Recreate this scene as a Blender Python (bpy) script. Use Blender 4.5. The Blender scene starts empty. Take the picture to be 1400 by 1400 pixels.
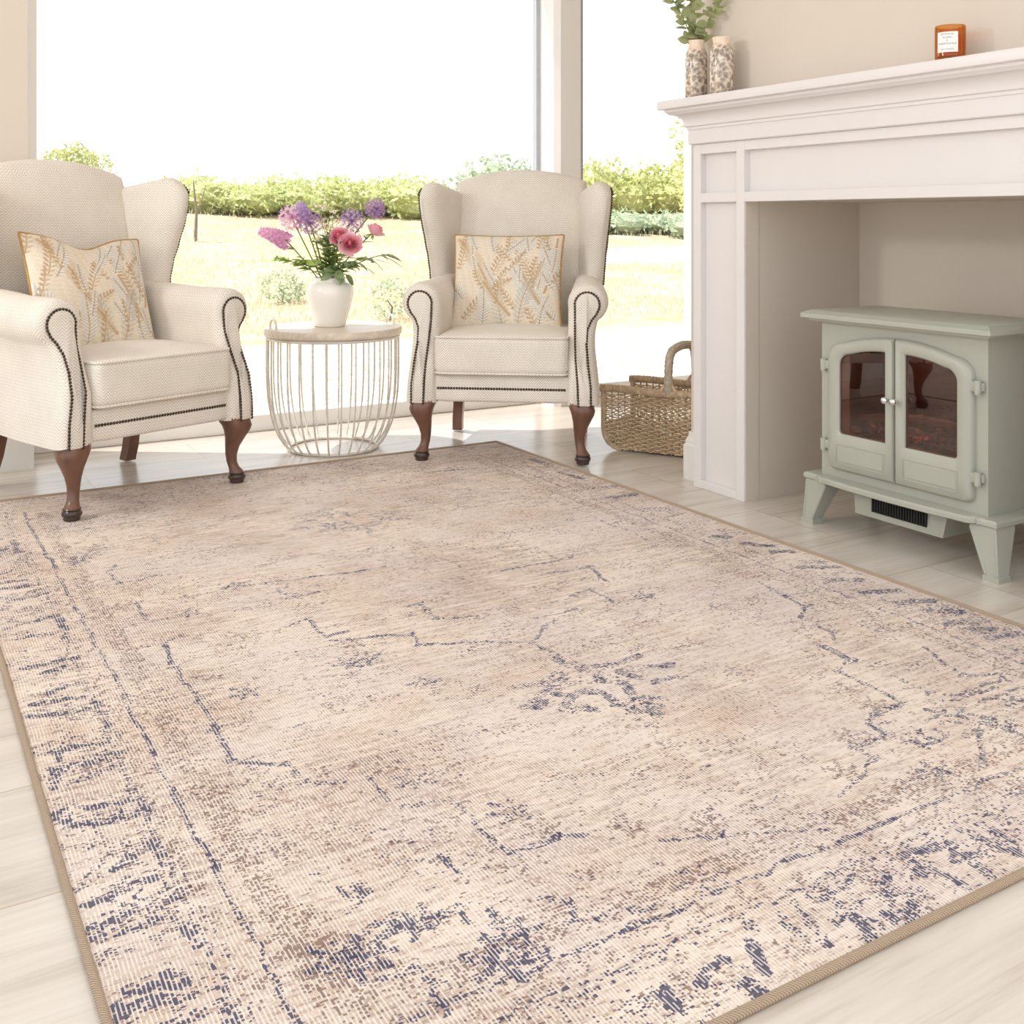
import bpy, bmesh, math, random
import numpy as np
from mathutils import Vector, Matrix
random.seed(7); rng = np.random.default_rng(11)
PI = math.pi
S = bpy.context.scene; COL = S.collection

# ------------------------------------------------------------------ helpers
class MB:
    """collects shapes and links them as one mesh object"""
    def __init__(s): s.v = []; s.f = []
    def add(s, vs, fs):
        o = len(s.v); s.v += [tuple(p) for p in vs]; s.f += [tuple(i + o for i in f) for f in fs]
    def loft(s, secs, cap=True, closed=True):
        n = len(secs[0]); vs = [p for q in secs for p in q]; fs = []
        for i in range(len(secs) - 1):
            for j in range(n if closed else n - 1):
                k = (j + 1) % n
                fs.append((i*n+j, i*n+k, (i+1)*n+k, (i+1)*n+j))
        if cap and closed:
            fs.append(tuple(reversed(range(n)))); fs.append(tuple((len(secs)-1)*n + j for j in range(n)))
        s.add(vs, fs)
    def tube(s, path, r, n=8, cap=True, loop=False):
        P = [Vector(p) for p in path]; m = len(P)
        R = r if isinstance(r, (list, tuple)) else [r]*m
        def tan(i):
            if loop: return (P[(i+1) % m] - P[i-1]).normalized()
            return (P[min(i+1, m-1)] - P[max(i-1, 0)]).normalized()
        t = tan(0); a = Vector((0,0,1)) if abs(t.z) < .9 else Vector((1,0,0))
        u = (a - t*a.dot(t)).normalized(); secs = []
        for i in range(m):
            t = tan(i); u = (u - t*u.dot(t)).normalized(); w = t.cross(u)
            secs.append([P[i] + (u*math.cos(2*PI*j/n) + w*math.sin(2*PI*j/n))*R[i] for j in range(n)])
        if loop: secs.append(secs[0]); s.loft(secs, cap=False)
        else: s.loft(secs, cap=cap)
    def lathe(s, prof, c=(0,0,0), n=40, cap=True):
        s.loft([[(c[0]+r*math.cos(2*PI*j/n), c[1]+r*math.sin(2*PI*j/n), c[2]+z) for j in range(n)] for r, z in prof], cap=cap)
    def box(s, x0, x1, y0, y1, z0, z1, bev=0, seg=2):
        bm = bmesh.new(); bmesh.ops.create_cube(bm, size=1)
        for v in bm.verts:
            v.co = ((x0+x1)/2 + v.co.x*(x1-x0), (y0+y1)/2 + v.co.y*(y1-y0), (z0+z1)/2 + v.co.z*(z1-z0))
        if bev: bmesh.ops.bevel(bm, geom=bm.edges[:], offset=bev, segments=seg, affect='EDGES', profile=.5)
        s.bm(bm)
    def bm(s, bm):
        bm.verts.index_update(); s.add([v.co[:] for v in bm.verts], [[v.index for v in f.verts] for f in bm.faces]); bm.free()
    def ell(s, c, r, nu=12, nv=8, jit=0):
        bm = bmesh.new(); bmesh.ops.create_uvsphere(bm, u_segments=nu, v_segments=nv, radius=1)
        for v in bm.verts:
            k = 1 + (random.uniform(-jit, jit) if jit else 0)
            v.co = (c[0]+v.co.x*r[0]*k, c[1]+v.co.y*r[1]*k, c[2]+v.co.z*r[2]*k)
        s.bm(bm)
    def leaf(s, p, d, up, L, W, curl=.2, fold=.12, seg=5, tip=1.0):
        d = Vector(d).normalized(); up = Vector(up); sd = d.cross(up)
        sd = sd.normalized() if sd.length > 1e-4 else Vector((1,0,0)); nn = sd.cross(d).normalized()
        vs = []; fs = []
        for i in range(seg+1):
            t = i/seg; w = W*.5*max(.04, math.sin(PI*min(1, t**(.8*tip)))**.8) if i < seg else W*.02
            c = Vector(p) + d*(L*t) - nn*(curl*L*t*t)
            vs += [c - sd*w + nn*(fold*w), c, c + sd*w + nn*(fold*w)]
        for i in range(seg):
            a = i*3; fs += [(a, a+1, a+4, a+3), (a+1, a+2, a+5, a+4)]
        s.add(vs, fs)
    def quad(s, c, a, b):
        c = Vector(c); a = Vector(a); b = Vector(b)
        s.add([c-a-b, c+a-b, c+a+b, c-a+b], [(0,1,2,3)])
    def build(s, name, mat, parent=None, org=None, smooth=True, ang=35):
        me = bpy.data.meshes.new(name)
        v = s.v
        if org is not None: v = [(p[0]-org[0], p[1]-org[1], p[2]-org[2]) for p in v]
        me.from_pydata(v, [], s.f); me.materials.append(mat); me.update()
        bm = bmesh.new(); bm.from_mesh(me); bmesh.ops.recalc_face_normals(bm, faces=bm.faces[:]); bm.to_mesh(me); bm.free()
        if smooth:
            me.polygons.foreach_set('use_smooth', [True]*len(me.polygons)); me.set_sharp_from_angle(angle=math.radians(ang))
        o = bpy.data.objects.new(name, me); COL.objects.link(o)
        if parent: o.parent = parent
        elif org is not None: o.location = org
        return o

def tag(o, label=None, cat=None, group=None, kind=None):
    if label: o['label'] = label
    if cat: o['category'] = cat
    if group: o['group'] = group
    if kind: o['kind'] = kind
    return o
def thing(name, loc, rz, label, cat, group=None):
    o = bpy.data.objects.new(name, None); COL.objects.link(o); o.empty_display_size = .1
    o.location = loc; o.rotation_euler = (0, 0, rz); return tag(o, label, cat, group)
def copy_tree(o, parent=None):
    c = o.copy(); COL.objects.link(c)
    if parent: c.parent = parent
    for ch in list(o.children): copy_tree(ch, c)
    return c
def rbox(mb, c, s, r, crown=0, cuts=9):
    """soft rounded block centred at c; crown swells top and bottom"""
    bm = bmesh.new(); bmesh.ops.create_cube(bm, size=2)
    bmesh.ops.subdivide_edges(bm, edges=bm.edges[:], cuts=cuts, use_grid_fill=True)
    h = [k/2 for k in s]
    for v in bm.verts:
        q = [math.copysign(abs(v.co[i])**.75, v.co[i])*h[i] for i in range(3)]
        inn = [max(-h[i]+r, min(h[i]-r, q[i])) for i in range(3)]
        d = Vector(q) - Vector(inn)
        if d.length > 1e-6: p = Vector(inn) + d.normalized()*min(r, d.length*1.0 if d.length < r else r)
        else: p = Vector(q)
        k = max(0, 1-(p.x/h[0])**2)*max(0, 1-(p.y/h[1])**2)
        p.z += crown*k*(p.z/h[2])
        v.co = Vector(c) + p
    mb.bm(bm)

# ------------------------------------------------------------------ materials
def N(nt, t, **k):
    n = nt.nodes.new(t)
    for a, b in k.items():
        if a in n.inputs.keys(): n.inputs[a].default_value = b
        else: setattr(n, a, b)
    return n
def base_mat(name):
    m = bpy.data.materials.new(name); m.use_nodes = True; nt = m.node_tree; nt.nodes.clear()
    o = N(nt, 'ShaderNodeOutputMaterial'); p = N(nt, 'ShaderNodeBsdfPrincipled'); nt.links.new(p.outputs[0], o.inputs[0])
    return m, nt, p
def lin(c):
    return tuple(((k/255)/12.92 if k/255 <= .04045 else ((k/255+.055)/1.055)**2.4) for k in c) + (1,)
def ramp(nt, fac, stops):
    r = N(nt, 'ShaderNodeValToRGB'); e = r.color_ramp.elements
    while len(e) < len(stops): e.new(.5)
    for i, (p, c) in enumerate(stops): e[i].position = p; e[i].color = c
    nt.links.new(fac, r.inputs[0]); return r
def math_(nt, op, a, b=None, c=None):
    n = N(nt, 'ShaderNodeMath', operation=op)
    for i, q in enumerate((a, b, c)):
        if q is None: continue
        if isinstance(q, (int, float)): n.inputs[i].default_value = q
        else: nt.links.new(q, n.inputs[i])
    return n.outputs[0]
def mixc(nt, fac, a, b, mode='MIX'):
    n = N(nt, 'ShaderNodeMix', data_type='RGBA', blend_type=mode)
    for sock, q in ((n.inputs[0], fac), (n.inputs[6], a), (n.inputs[7], b)):
        if isinstance(q, (int, float, tuple)): sock.default_value = q
        else: nt.links.new(q, sock)
    return n.outputs[2]
def pm(name, c, rough=.5, metal=0, var=.06, scale=8, bump=0, bscale=200, spec=.5, stretch=(1,1,1), c2=None, trans=0, coat=0):
    """principled surface with a gentle noise variation of its own colour"""
    m, nt, p = base_mat(name); L = lin(c)
    tc = N(nt, 'ShaderNodeTexCoord'); mp = N(nt, 'ShaderNodeMapping'); mp.inputs['Scale'].default_value = stretch
    nt.links.new(tc.outputs['Object'], mp.inputs[0])
    no = N(nt, 'ShaderNodeTexNoise', Scale=scale, Detail=4.0); nt.links.new(mp.outputs[0], no.inputs['Vector'])
    d = lin(c2) if c2 else tuple(k*(1-2*var) for k in L[:3]) + (1,)
    r = ramp(nt, no.outputs['Fac'], [(.35, d), (.65, L)]); nt.links.new(r.outputs[0], p.inputs['Base Color'])
    p.inputs['Roughness'].default_value = rough; p.inputs['Metallic'].default_value = metal
    p.inputs['Specular IOR Level'].default_value = spec
    if trans: p.inputs['Transmission Weight'].default_value = trans
    if coat: p.inputs['Coat Weight'].default_value = coat; p.inputs['Coat Roughness'].default_value = .08
    if bump:
        b2 = N(nt, 'ShaderNodeTexNoise', Scale=bscale, Detail=2.0); nt.links.new(mp.outputs[0], b2.inputs['Vector'])
        bp = N(nt, 'ShaderNodeBump', Strength=bump, Distance=.002); nt.links.new(b2.outputs['Fac'], bp.inputs['Height']); nt.links.new(bp.outputs[0], p.inputs['Normal'])
    return m
def leafmat(name, c, c2, tr=.35):
    m, nt, p = base_mat(name)
    tc = N(nt, 'ShaderNodeTexCoord'); no = N(nt, 'ShaderNodeTexNoise', Scale=14.0, Detail=3.0); nt.links.new(tc.outputs['Object'], no.inputs['Vector'])
    r = ramp(nt, no.outputs['Fac'], [(.35, lin(c)), (.65, lin(c2))]); nt.links.new(r.outputs[0], p.inputs['Base Color'])
    p.inputs['Roughness'].default_value = .5
    t = N(nt, 'ShaderNodeBsdfTranslucent'); nt.links.new(r.outputs[0], t.inputs[0])
    mx = N(nt, 'ShaderNodeMixShader'); mx.inputs[0].default_value = tr
    nt.links.new(p.outputs[0], mx.inputs[1]); nt.links.new(t.outputs[0], mx.inputs[2])
    nt.links.new(mx.outputs[0], nt.nodes['Material Output'].inputs[0]); return m
def glassmat(name, tint, refl=.06, rough=0.0):
    m, nt, p = base_mat(name); nt.nodes.remove(p)
    t = N(nt, 'ShaderNodeBsdfTransparent'); t.inputs[0].default_value = tint
    g = N(nt, 'ShaderNodeBsdfGlossy'); g.inputs['Roughness'].default_value = rough
    lw = N(nt, 'ShaderNodeLayerWeight', Blend=.25)
    no = N(nt, 'ShaderNodeTexNoise', Scale=2.0); tc = N(nt, 'ShaderNodeTexCoord'); nt.links.new(tc.outputs['Object'], no.inputs['Vector'])
    f = math_(nt, 'ADD', math_(nt, 'MULTIPLY', lw.outputs['Fresnel'], .5), math_(nt, 'MULTIPLY', no.outputs['Fac'], refl*1.6))
    mx = N(nt, 'ShaderNodeMixShader'); nt.links.new(f, mx.inputs[0]); nt.links.new(t.outputs[0], mx.inputs[1]); nt.links.new(g.outputs[0], mx.inputs[2])
    nt.links.new(mx.outputs[0], nt.nodes['Material Output'].inputs[0]); return m

def fabricmat():
    m, nt, p = base_mat('herringbone_linen')
    tc = N(nt, 'ShaderNodeTexCoord'); sp = N(nt, 'ShaderNodeSeparateXYZ'); nt.links.new(tc.outputs['Object'], sp.inputs[0])
    x, y, z = sp.outputs[0], sp.outputs[1], sp.outputs[2]
    sn = N(nt, 'ShaderNodeSeparateXYZ'); nt.links.new(tc.outputs['Normal'], sn.inputs[0])
    ax, ay, az = (math_(nt, 'ABSOLUTE', sn.outputs[i]) for i in range(3))
    flat = math_(nt, 'GREATER_THAN', az, .72); side = math_(nt, 'GREATER_THAN', ax, ay)
    def pick(f, a, b): return math_(nt, 'ADD', math_(nt, 'MULTIPLY', f, b), math_(nt, 'MULTIPLY', math_(nt, 'SUBTRACT', 1.0, f), a))
    u = pick(flat, pick(side, x, y), x); v = pick(flat, z, y)
    col = math_(nt, 'MULTIPLY', u, 42.0)
    tri = math_(nt, 'ABSOLUTE', math_(nt, 'SUBTRACT', math_(nt, 'FRACT', col), .5))
    ph = math_(nt, 'ADD', math_(nt, 'MULTIPLY', v, 108.0), math_(nt, 'MULTIPLY', tri, 3.0))
    st = math_(nt, 'ABSOLUTE', math_(nt, 'SUBTRACT', math_(nt, 'FRACT', ph), .5))
    st = math_(nt, 'MULTIPLY', st, 2.0)
    mp = N(nt, 'ShaderNodeMapping'); mp.inputs['Scale'].default_value = (300, 300, 60); nt.links.new(tc.outputs['Object'], mp.inputs[0])
    no = N(nt, 'ShaderNodeTexNoise', Scale=1.0, Detail=3.0); nt.links.new(mp.outputs[0], no.inputs['Vector'])
    n2 = N(nt, 'ShaderNodeTexNoise', Scale=9.0, Detail=3.0); nt.links.new(tc.outputs['Object'], n2.inputs['Vector'])
    f = math_(nt, 'ADD', math_(nt, 'MULTIPLY', st, .62), math_(nt, 'ADD', math_(nt, 'MULTIPLY', no.outputs['Fac'], .30), math_(nt, 'MULTIPLY', n2.outputs['Fac'], .30)))
    r = ramp(nt, f, [(.2, lin((190,180,167))), (.85, lin((240,232,222)))])
    nt.links.new(r.outputs[0], p.inputs['Base Color']); p.inputs['Roughness'].default_value = .9
    p.inputs['Specular IOR Level'].default_value = .2; p.inputs['Sheen Weight'].default_value = .15
    b = N(nt, 'ShaderNodeBump', Strength=.25, Distance=.001); nt.links.new(f, b.inputs['Height']); nt.links.new(b.outputs[0], p.inputs['Normal'])
    return m

def floormat():
    m, nt, p = base_mat('pale_oak_tile')
    tc = N(nt, 'ShaderNodeTexCoord'); mp = N(nt, 'ShaderNodeMapping'); mp.inputs['Location'].default_value = (.16, .026, 0)
    nt.links.new(tc.outputs['Object'], mp.inputs[0])
    br = N(nt, 'ShaderNodeTexBrick', Scale=1.0, offset=.35, offset_frequency=2)
    br.inputs['Color1'].default_value = (0,0,0,1); br.inputs['Color2'].default_value = (1,1,1,1); br.inputs['Mortar'].default_value = (.5,.5,.5,1)
    br.inputs['Mortar Size'].default_value = .0016; br.inputs['Brick Width'].default_value = 1.2; br.inputs['Row Height'].default_value = .3; br.inputs['Mortar Smooth'].default_value = .1
    nt.links.new(mp.outputs[0], br.inputs['Vector'])
    # grain, shifted from plank to plank
    cb = N(nt, 'ShaderNodeVectorMath', operation='SCALE'); cb.inputs['Scale'].default_value = 7.0; nt.links.new(br.outputs['Color'], cb.inputs[0])
    ad = N(nt, 'ShaderNodeVectorMath', operation='ADD'); nt.links.new(tc.outputs['Object'], ad.inputs[0]); nt.links.new(cb.outputs[0], ad.inputs[1])
    m2 = N(nt, 'ShaderNodeMapping'); m2.inputs['Scale'].default_value = (1.6, 13, 1); nt.links.new(ad.outputs[0], m2.inputs[0])
    n1 = N(nt, 'ShaderNodeTexNoise', Scale=1.0, Detail=6.0, Roughness=.6, Distortion=.6); nt.links.new(m2.outputs[0], n1.inputs['Vector'])
    m3 = N(nt, 'ShaderNodeMapping'); m3.inputs['Scale'].default_value = (6, 160, 1); nt.links.new(ad.outputs[0], m3.inputs[0])
    n2 = N(nt, 'ShaderNodeTexNoise', Scale=1.0, Detail=3.0); nt.links.new(m3.outputs[0], n2.inputs['Vector'])
    f = math_(nt, 'ADD', math_(nt, 'MULTIPLY', n1.outputs['Fac'], .8), math_(nt, 'MULTIPLY', n2.outputs['Fac'], .25))
    r = ramp(nt, f, [(.33, lin((180,169,157))), (.5, lin((205,196,186))), (.72, lin((217,210,201)))])
    tone = mixc(nt, .12, r.outputs[0], br.outputs['Color'], 'SOFT_LIGHT')
    c = mixc(nt, br.outputs['Fac'], tone, lin((188,172,152)))
    nt.links.new(c, p.inputs['Base Color']); p.inputs['Roughness'].default_value = .24; p.inputs['Specular IOR Level'].default_value = .6
    b = N(nt, 'ShaderNodeBump', Strength=.15, Distance=.002, invert=True); nt.links.new(br.outputs['Fac'], b.inputs['Height']); nt.links.new(b.outputs[0], p.inputs['Normal'])
    return m

def rugmat():
    """woven pile: the pattern densities (vertex attribute) decide knot by knot which yarn shows"""
    m, nt, p = base_mat('worn_woven_rug')
    at = N(nt, 'ShaderNodeAttribute', attribute_name='pattern'); sa = N(nt, 'ShaderNodeSeparateColor'); nt.links.new(at.outputs['Color'], sa.inputs[0])
    nav, bro, ton = sa.outputs[0], sa.outputs[1], sa.outputs[2]
    tc = N(nt, 'ShaderNodeTexCoord'); ob = tc.outputs['Object']
    def snap(cu, cv, sh=0):
        s_ = N(nt, 'ShaderNodeVectorMath', operation='MULTIPLY'); s_.inputs[1].default_value = (1/cu, 1/cv, 0); nt.links.new(ob, s_.inputs[0])
        fl = N(nt, 'ShaderNodeVectorMath', operation='FLOOR'); nt.links.new(s_.outputs[0], fl.inputs[0])
        w = N(nt, 'ShaderNodeTexWhiteNoise', noise_dimensions='3D')
        a_ = N(nt, 'ShaderNodeVectorMath', operation='ADD'); a_.inputs[1].default_value = (sh, sh*.7, sh); nt.links.new(fl.outputs[0], a_.inputs[0]); nt.links.new(a_.outputs[0], w.inputs['Vector'])
        return w.outputs['Value']
    k1 = snap(.0050, .0026); k2 = snap(.0050, .0030, 5); k3 = snap(.0085, .0020, 9)
    # low frequency abrash in streaks across the width
    ms = N(nt, 'ShaderNodeMapping'); ms.inputs['Scale'].default_value = (11, 85, 1); nt.links.new(ob, ms.inputs[0])
    ns = N(nt, 'ShaderNodeTexNoise', Scale=1.0, Detail=5.0, Roughness=.65); nt.links.new(ms.outputs[0], ns.inputs['Vector'])
    nl = N(nt, 'ShaderNodeTexNoise', Scale=2.6, Detail=4.0, Roughness=.6); nt.links.new(ob, nl.inputs['Vector'])
    nm = N(nt, 'ShaderNodeTexNoise', Scale=3.4, Detail=3.0, Roughness=.6)
    off = N(nt, 'ShaderNodeVectorMath', operation='ADD'); off.inputs[1].default_value = (7, 3, 2); nt.links.new(ob, off.inputs[0]); nt.links.new(off.outputs[0], nm.inputs['Vector'])
    t = math_(nt, 'ADD', math_(nt, 'MULTIPLY', nl.outputs['Fac'], .5), math_(nt, 'MULTIPLY', ns.outputs['Fac'], .5))
    b1 = ramp(nt, t, [(.36, lin((164,143,133))), (.46, lin((196,178,166))), (.55, lin((219,204,191))), (.66, lin((222,210,202)))])
    lil = ramp(nt, nm.outputs['Fac'], [(.45, (0,0,0,1)), (.62, (1,1,1,1))])
    c = mixc(nt, math_(nt, 'MULTIPLY', lil.outputs[0], .6), b1.outputs[0], lin((210,198,194)))
    npz = N(nt, 'ShaderNodeTexNoise', Scale=4.2, Detail=5.0, Roughness=.62)
    of2 = N(nt, 'ShaderNodeVectorMath', operation='ADD'); of2.inputs[1].default_value = (2.3, 9.1, 4); nt.links.new(ob, of2.inputs[0]); nt.links.new(of2.outputs[0], npz.inputs['Vector'])
    pz = ramp(nt, npz.outputs['Fac'], [(.50, (0,0,0,1)), (.68, (1,1,1,1))]); c = mixc(nt, math_(nt, 'MULTIPLY', pz.outputs[0], .50), c, lin((190,164,144)))
    py_ = ramp(nt, npz.outputs['Fac'], [(.30, (1,1,1,1)), (.44, (0,0,0,1))]); c = mixc(nt, math_(nt, 'MULTIPLY', py_.outputs[0], .40), c, lin((230,216,202)))
    # speckle of darker brown weft
    sp_ = math_(nt, 'GREATER_THAN', math_(nt, 'ADD', k3, math_(nt, 'MULTIPLY', math_(nt, 'SUBTRACT', .5, ns.outputs['Fac']), 1.3)), .86)
    c = mixc(nt, math_(nt, 'MULTIPLY', sp_, .42), c, lin((140,112,98)))
    bm_ = math_(nt, 'GREATER_THAN', bro, math_(nt, 'ADD', math_(nt, 'MULTIPLY', k2, .95), .05))
    c = mixc(nt, math_(nt, 'MULTIPLY', bm_, .66), c, lin((104,76,70)))
    nm_ = math_(nt, 'GREATER_THAN', nav, math_(nt, 'ADD', math_(nt, 'MULTIPLY', k1, .95), .05))
    c = mixc(nt, math_(nt, 'MULTIPLY', nm_, .86), c, lin((56,60,92)))
    # warp ridges: pale threads running along the length
    sx = N(nt, 'ShaderNodeSeparateXYZ'); nt.links.new(ob, sx.inputs[0])
    wob = math_(nt, 'MULTIPLY', nl.outputs['Fac'], .02)
    ru = math_(nt, 'FRACT', math_(nt, 'DIVIDE', math_(nt, 'ADD', sx.outputs[0], wob), .0050))
    rid = math_(nt, 'MULTIPLY', math_(nt, 'ABSOLUTE', math_(nt, 'SUBTRACT', ru, .5)), 2.0)
    wp = math_(nt, 'GREATER_THAN', rid, .62)
    wp = math_(nt, 'MULTIPLY', wp, math_(nt, 'GREATER_THAN', snap(.0050, .006, 3), .28))
    c = mixc(nt, math_(nt, 'MULTIPLY', wp, .66), c, lin((236,227,219)))
    nt.links.new(c, p.inputs['Base Color']); p.inputs['Roughness'].default_value = .95; p.inputs['Specular IOR Level'].default_value = .12
    h = math_(nt, 'ADD', math_(nt, 'MULTIPLY', rid, .6), math_(nt, 'MULTIPLY', k1, .5))
    b = N(nt, 'ShaderNodeBump', Strength=.22, Distance=.0015); nt.links.new(h, b.inputs['Height']); nt.links.new(b.outputs[0], p.inputs['Normal'])
    return m
def attrmat(name, attr, rough=.9, nscale=260):
    m, nt, p = base_mat(name)
    at = N(nt, 'ShaderNodeAttribute', attribute_name=attr); tc = N(nt, 'ShaderNodeTexCoord')
    no = N(nt, 'ShaderNodeTexNoise', Scale=float(nscale), Detail=2.0); nt.links.new(tc.outputs['Object'], no.inputs['Vector'])
    r = ramp(nt, no.outputs['Fac'], [(.3, (.82,.82,.82,1)), (.7, (1,1,1,1))])
    nt.links.new(mixc(nt, 1.0, at.outputs['Color'], r.outputs[0], 'MULTIPLY'), p.inputs['Base Color']); p.inputs['Roughness'].default_value = rough
    b = N(nt, 'ShaderNodeBump', Strength=.3, Distance=.001); nt.links.new(no.outputs['Fac'], b.inputs['Height']); nt.links.new(b.outputs[0], p.inputs['Normal'])
    return m

def bindmat():
    m, nt, p = base_mat('stitched_rug_binding')
    tc = N(nt, 'ShaderNodeTexCoord'); sp = N(nt, 'ShaderNodeSeparateXYZ'); nt.links.new(tc.outputs['Object'], sp.inputs[0])
    w = math_(nt, 'SINE', math_(nt, 'MULTIPLY', math_(nt, 'ADD', math_(nt, 'ADD', sp.outputs[0], sp.outputs[1]), math_(nt, 'MULTIPLY', sp.outputs[2], .6)), 2*PI/.0042))
    r = ramp(nt, math_(nt, 'ADD', math_(nt, 'MULTIPLY', w, .5), .5), [(.1, lin((168,144,122))), (.7, lin((206,184,160)))])
    nt.links.new(r.outputs[0], p.inputs['Base Color']); p.inputs['Roughness'].default_value = .9
    b = N(nt, 'ShaderNodeBump', Strength=.7, Distance=.002); nt.links.new(w, b.inputs['Height']); nt.links.new(b.outputs[0], p.inputs['Normal']); return m
M = dict(
 wall=pm('warm_beige_paint', (211,200,187), .75, var=.012, scale=3, bump=.05, bscale=300),
 white=pm('white_satin_paint', (223,218,216), .42, var=.01, scale=3),
 bright=pm('white_window_frame', (246,244,241), .35, var=.01, scale=3),
 skirt=pm('pale_grey_skirting', (226,224,218), .45, var=.01, scale=3),
 ceil=pm('white_ceiling_paint', (240,238,234), .8, var=.01, scale=2),
 grey=pm('grey_window_seal', (186,192,200), .4, var=.03, scale=6),
 floor=floormat(), rug=rugmat(),
 bind=bindmat(),
 fabric=fabricmat(),
 nail=pm('antique_brass_nail', (92,78,62), .35, metal=.8, var=.2, scale=90),
 wood=pm('stained_mahogany_leg', (116,78,60), .38, var=.16, scale=9, stretch=(3,3,.6), coat=.25),
 woodfoot=pm('dark_mahogany_foot', (68,46,38), .32, var=.15, scale=20, coat=.3),
 mustard=pm('mustard_piping', (190,146,84), .8, var=.1, scale=60),
 wire=pm('cream_metal_wire', (232,226,216), .45, metal=.1, var=.08, scale=30),
 tabletop=pm('washed_mango_wood', (226,212,194), .36, var=.10, scale=5, stretch=(2,26,12), bump=.15, bscale=30),
 ceramic=pm('white_glazed_ceramic', (242,238,232), .12, var=.015, scale=8, coat=.4),
 stove=pm('sage_enamel', (173,174,162), .36, var=.02, scale=4),
 dark=pm('black_vent_void', (26,26,24), .7, var=.1, scale=9),
 lining=pm('sooty_firebox', (78,54,46), .6, var=.25, scale=14),
 chrome=pm('polished_chrome', (230,230,230), .08, metal=1.0, var=.01, scale=4),
 wicker=pm('natural_wicker', (226,200,164), .5, var=.14, scale=38, stretch=(1,1,3), bump=.3, bscale=150),
 wickerdark=pm('darker_wicker_rim', (206,180,148), .55, var=.18, scale=55, bump=.3, bscale=150),
 wickergrey=pm('greyed_wicker_wrap', (200,186,168), .62, var=.16, scale=60, bump=.4, bscale=200),
 stem=leafmat('green_stem', (116,140,62), (150,168,88), .2),
 green=leafmat('fresh_green_leaf', (138,166,84), (186,206,116), .5),
 deep=leafmat('dusky_green_leaf', (126,150,108), (170,188,142), .45),
 euca=leafmat('eucalyptus_leaf', (146,156,112), (194,198,150), .4),
 rose=leafmat('pink_rose_petal', (244,168,186), (252,212,220), .3),
 rosedeep=leafmat('deep_pink_rose_heart', (240,138,164), (248,176,192), .3),
 pink=leafmat('pink_stock_petal', (232,176,212), (244,206,228), .35),
 paleorchid=leafmat('pale_pink_floret', (236,190,218), (248,222,236), .35),
 purple=leafmat('purple_allium_floret', (176,136,188), (208,178,216), .3),
 lilac=leafmat('lilac_petal', (206,178,222), (226,206,236), .35),
 daisy=leafmat('white_daisy_petal', (246,244,236), (255,252,246), .3),
 yolk=pm('yellow_daisy_eye', (222,190,60), .7, var=.1, scale=50),
 amber=None, wax=pm('cream_candle_wax', (150,92,40), .5, var=.05, scale=10),
 label=pm('white_paper_label', (240,236,232), .7, var=.01, scale=10),
 ink=pm('grey_ink', (132,124,124), .8, var=.05, scale=10),
 glass=glassmat('clear_window_glass', (1,1,1,1), .012),
 stoveglass=glassmat('smoked_stove_glass', (.62,.47,.43,1), .09),
 hedge=leafmat('sunlit_hedge_leaf', (168,178,118), (210,214,152), .4),
 hedgefar=leafmat('blue_green_hedge_leaf', (150,168,140), (186,198,164), .3),
 gold=leafmat('golden_bush_leaf', (166,172,104), (204,206,146), .35),
 bark=pm('grey_bark', (126,112,96), .8, var=.15, scale=30),
 straw=leafmat('dry_grass_blade', (206,192,162), (222,212,186), .3),
)

# ------------------------------------------------------------------ the room
def struct(name, mb, mat, parent=None, smooth=False, ang=30):
    return tag(mb.build(name, mat, parent, smooth=smooth, ang=ang), kind='structure')
WY = 4.29          # inner face of the window frames
f = MB(); f.box(-3.4, 3.9, -3.4, 4.50, -.12, 0); struct('floor', f, M['floor'])
c = MB(); c.box(-3.4, 3.9, 1.0, 4.365, 2.55, 2.7); struct('ceiling', c, M['ceil'])
# wall left of the windows (4.065 is its face), with the glazing set back in the reveal
w = MB(); w.box(-3.4, .472, 4.065, 4.365, 0, 2.55); struct('wall_left', w, M['wall'])
w = MB(); w.box(.472, 3.9, 4.065, 4.365, 2.22, 2.55); struct('wall_front', w, M['wall'])
# chimney breast with its fire niche
w = MB()
w.box(2.334, 3.0, 2.458, 2.775, 0, 2.55); w.box(2.279, 2.335, 2.458, 2.4605, 0, .908); w.box(2.334, 3.0, -3.4, 1.362, 0, 2.55)
w.box(2.334, 3.0, 1.362, 2.458, .908, 2.55); w.box(2.773, 3.0, 1.362, 2.458, 0, .908)
struct('wall_right', w, M['wall'])
w = MB(); w.box(3.75, 3.9, 2.775, 4.52, 0, 2.55); w.box(3.0, 3.9, 2.60, 2.775, 0, 2.55); struct('wall_alcove', w, M['wall'])
# post between the windows
t = MB(); t.loft([[(2.697,4.365,z),(2.697,4.172,z),(2.722,4.150,z),(2.832,4.150,z),(2.832,4.365,z)] for z in (0, 2.22)])
struct('trim_1', t, M['bright'])
def window(name, x0, x1, seal):
    m = MB(); z1 = 2.22; fw = .058
    m.box(x0, x1, WY, WY+.07, 0, .066, .004); m.box(x0, x1, WY, WY+.07, z1-fw, z1, .004)
    m.box(x0, x0+fw, WY, WY+.07, .066, z1-fw, .004); m.box(x1-fw, x1, WY, WY+.07, .066, z1-fw, .004)
    fr = struct(name, m, M['bright'])
    g = MB(); g.box(x0+fw-.01, x1-fw+.01, WY+.028, WY+.034, .06, z1-fw+.01); struct('window_pane', g, M['glass'], fr)
    s = MB(); s.box(*seal, .066, z1-fw); struct('window_seal', s, M['grey'], fr)
window('window_1', .472, 2.750, (2.676, 2.693, WY-.003, WY+.03))
window('window_2', 2.84, 3.75, (2.833, 2.860, WY-.118, WY+.0))
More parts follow.
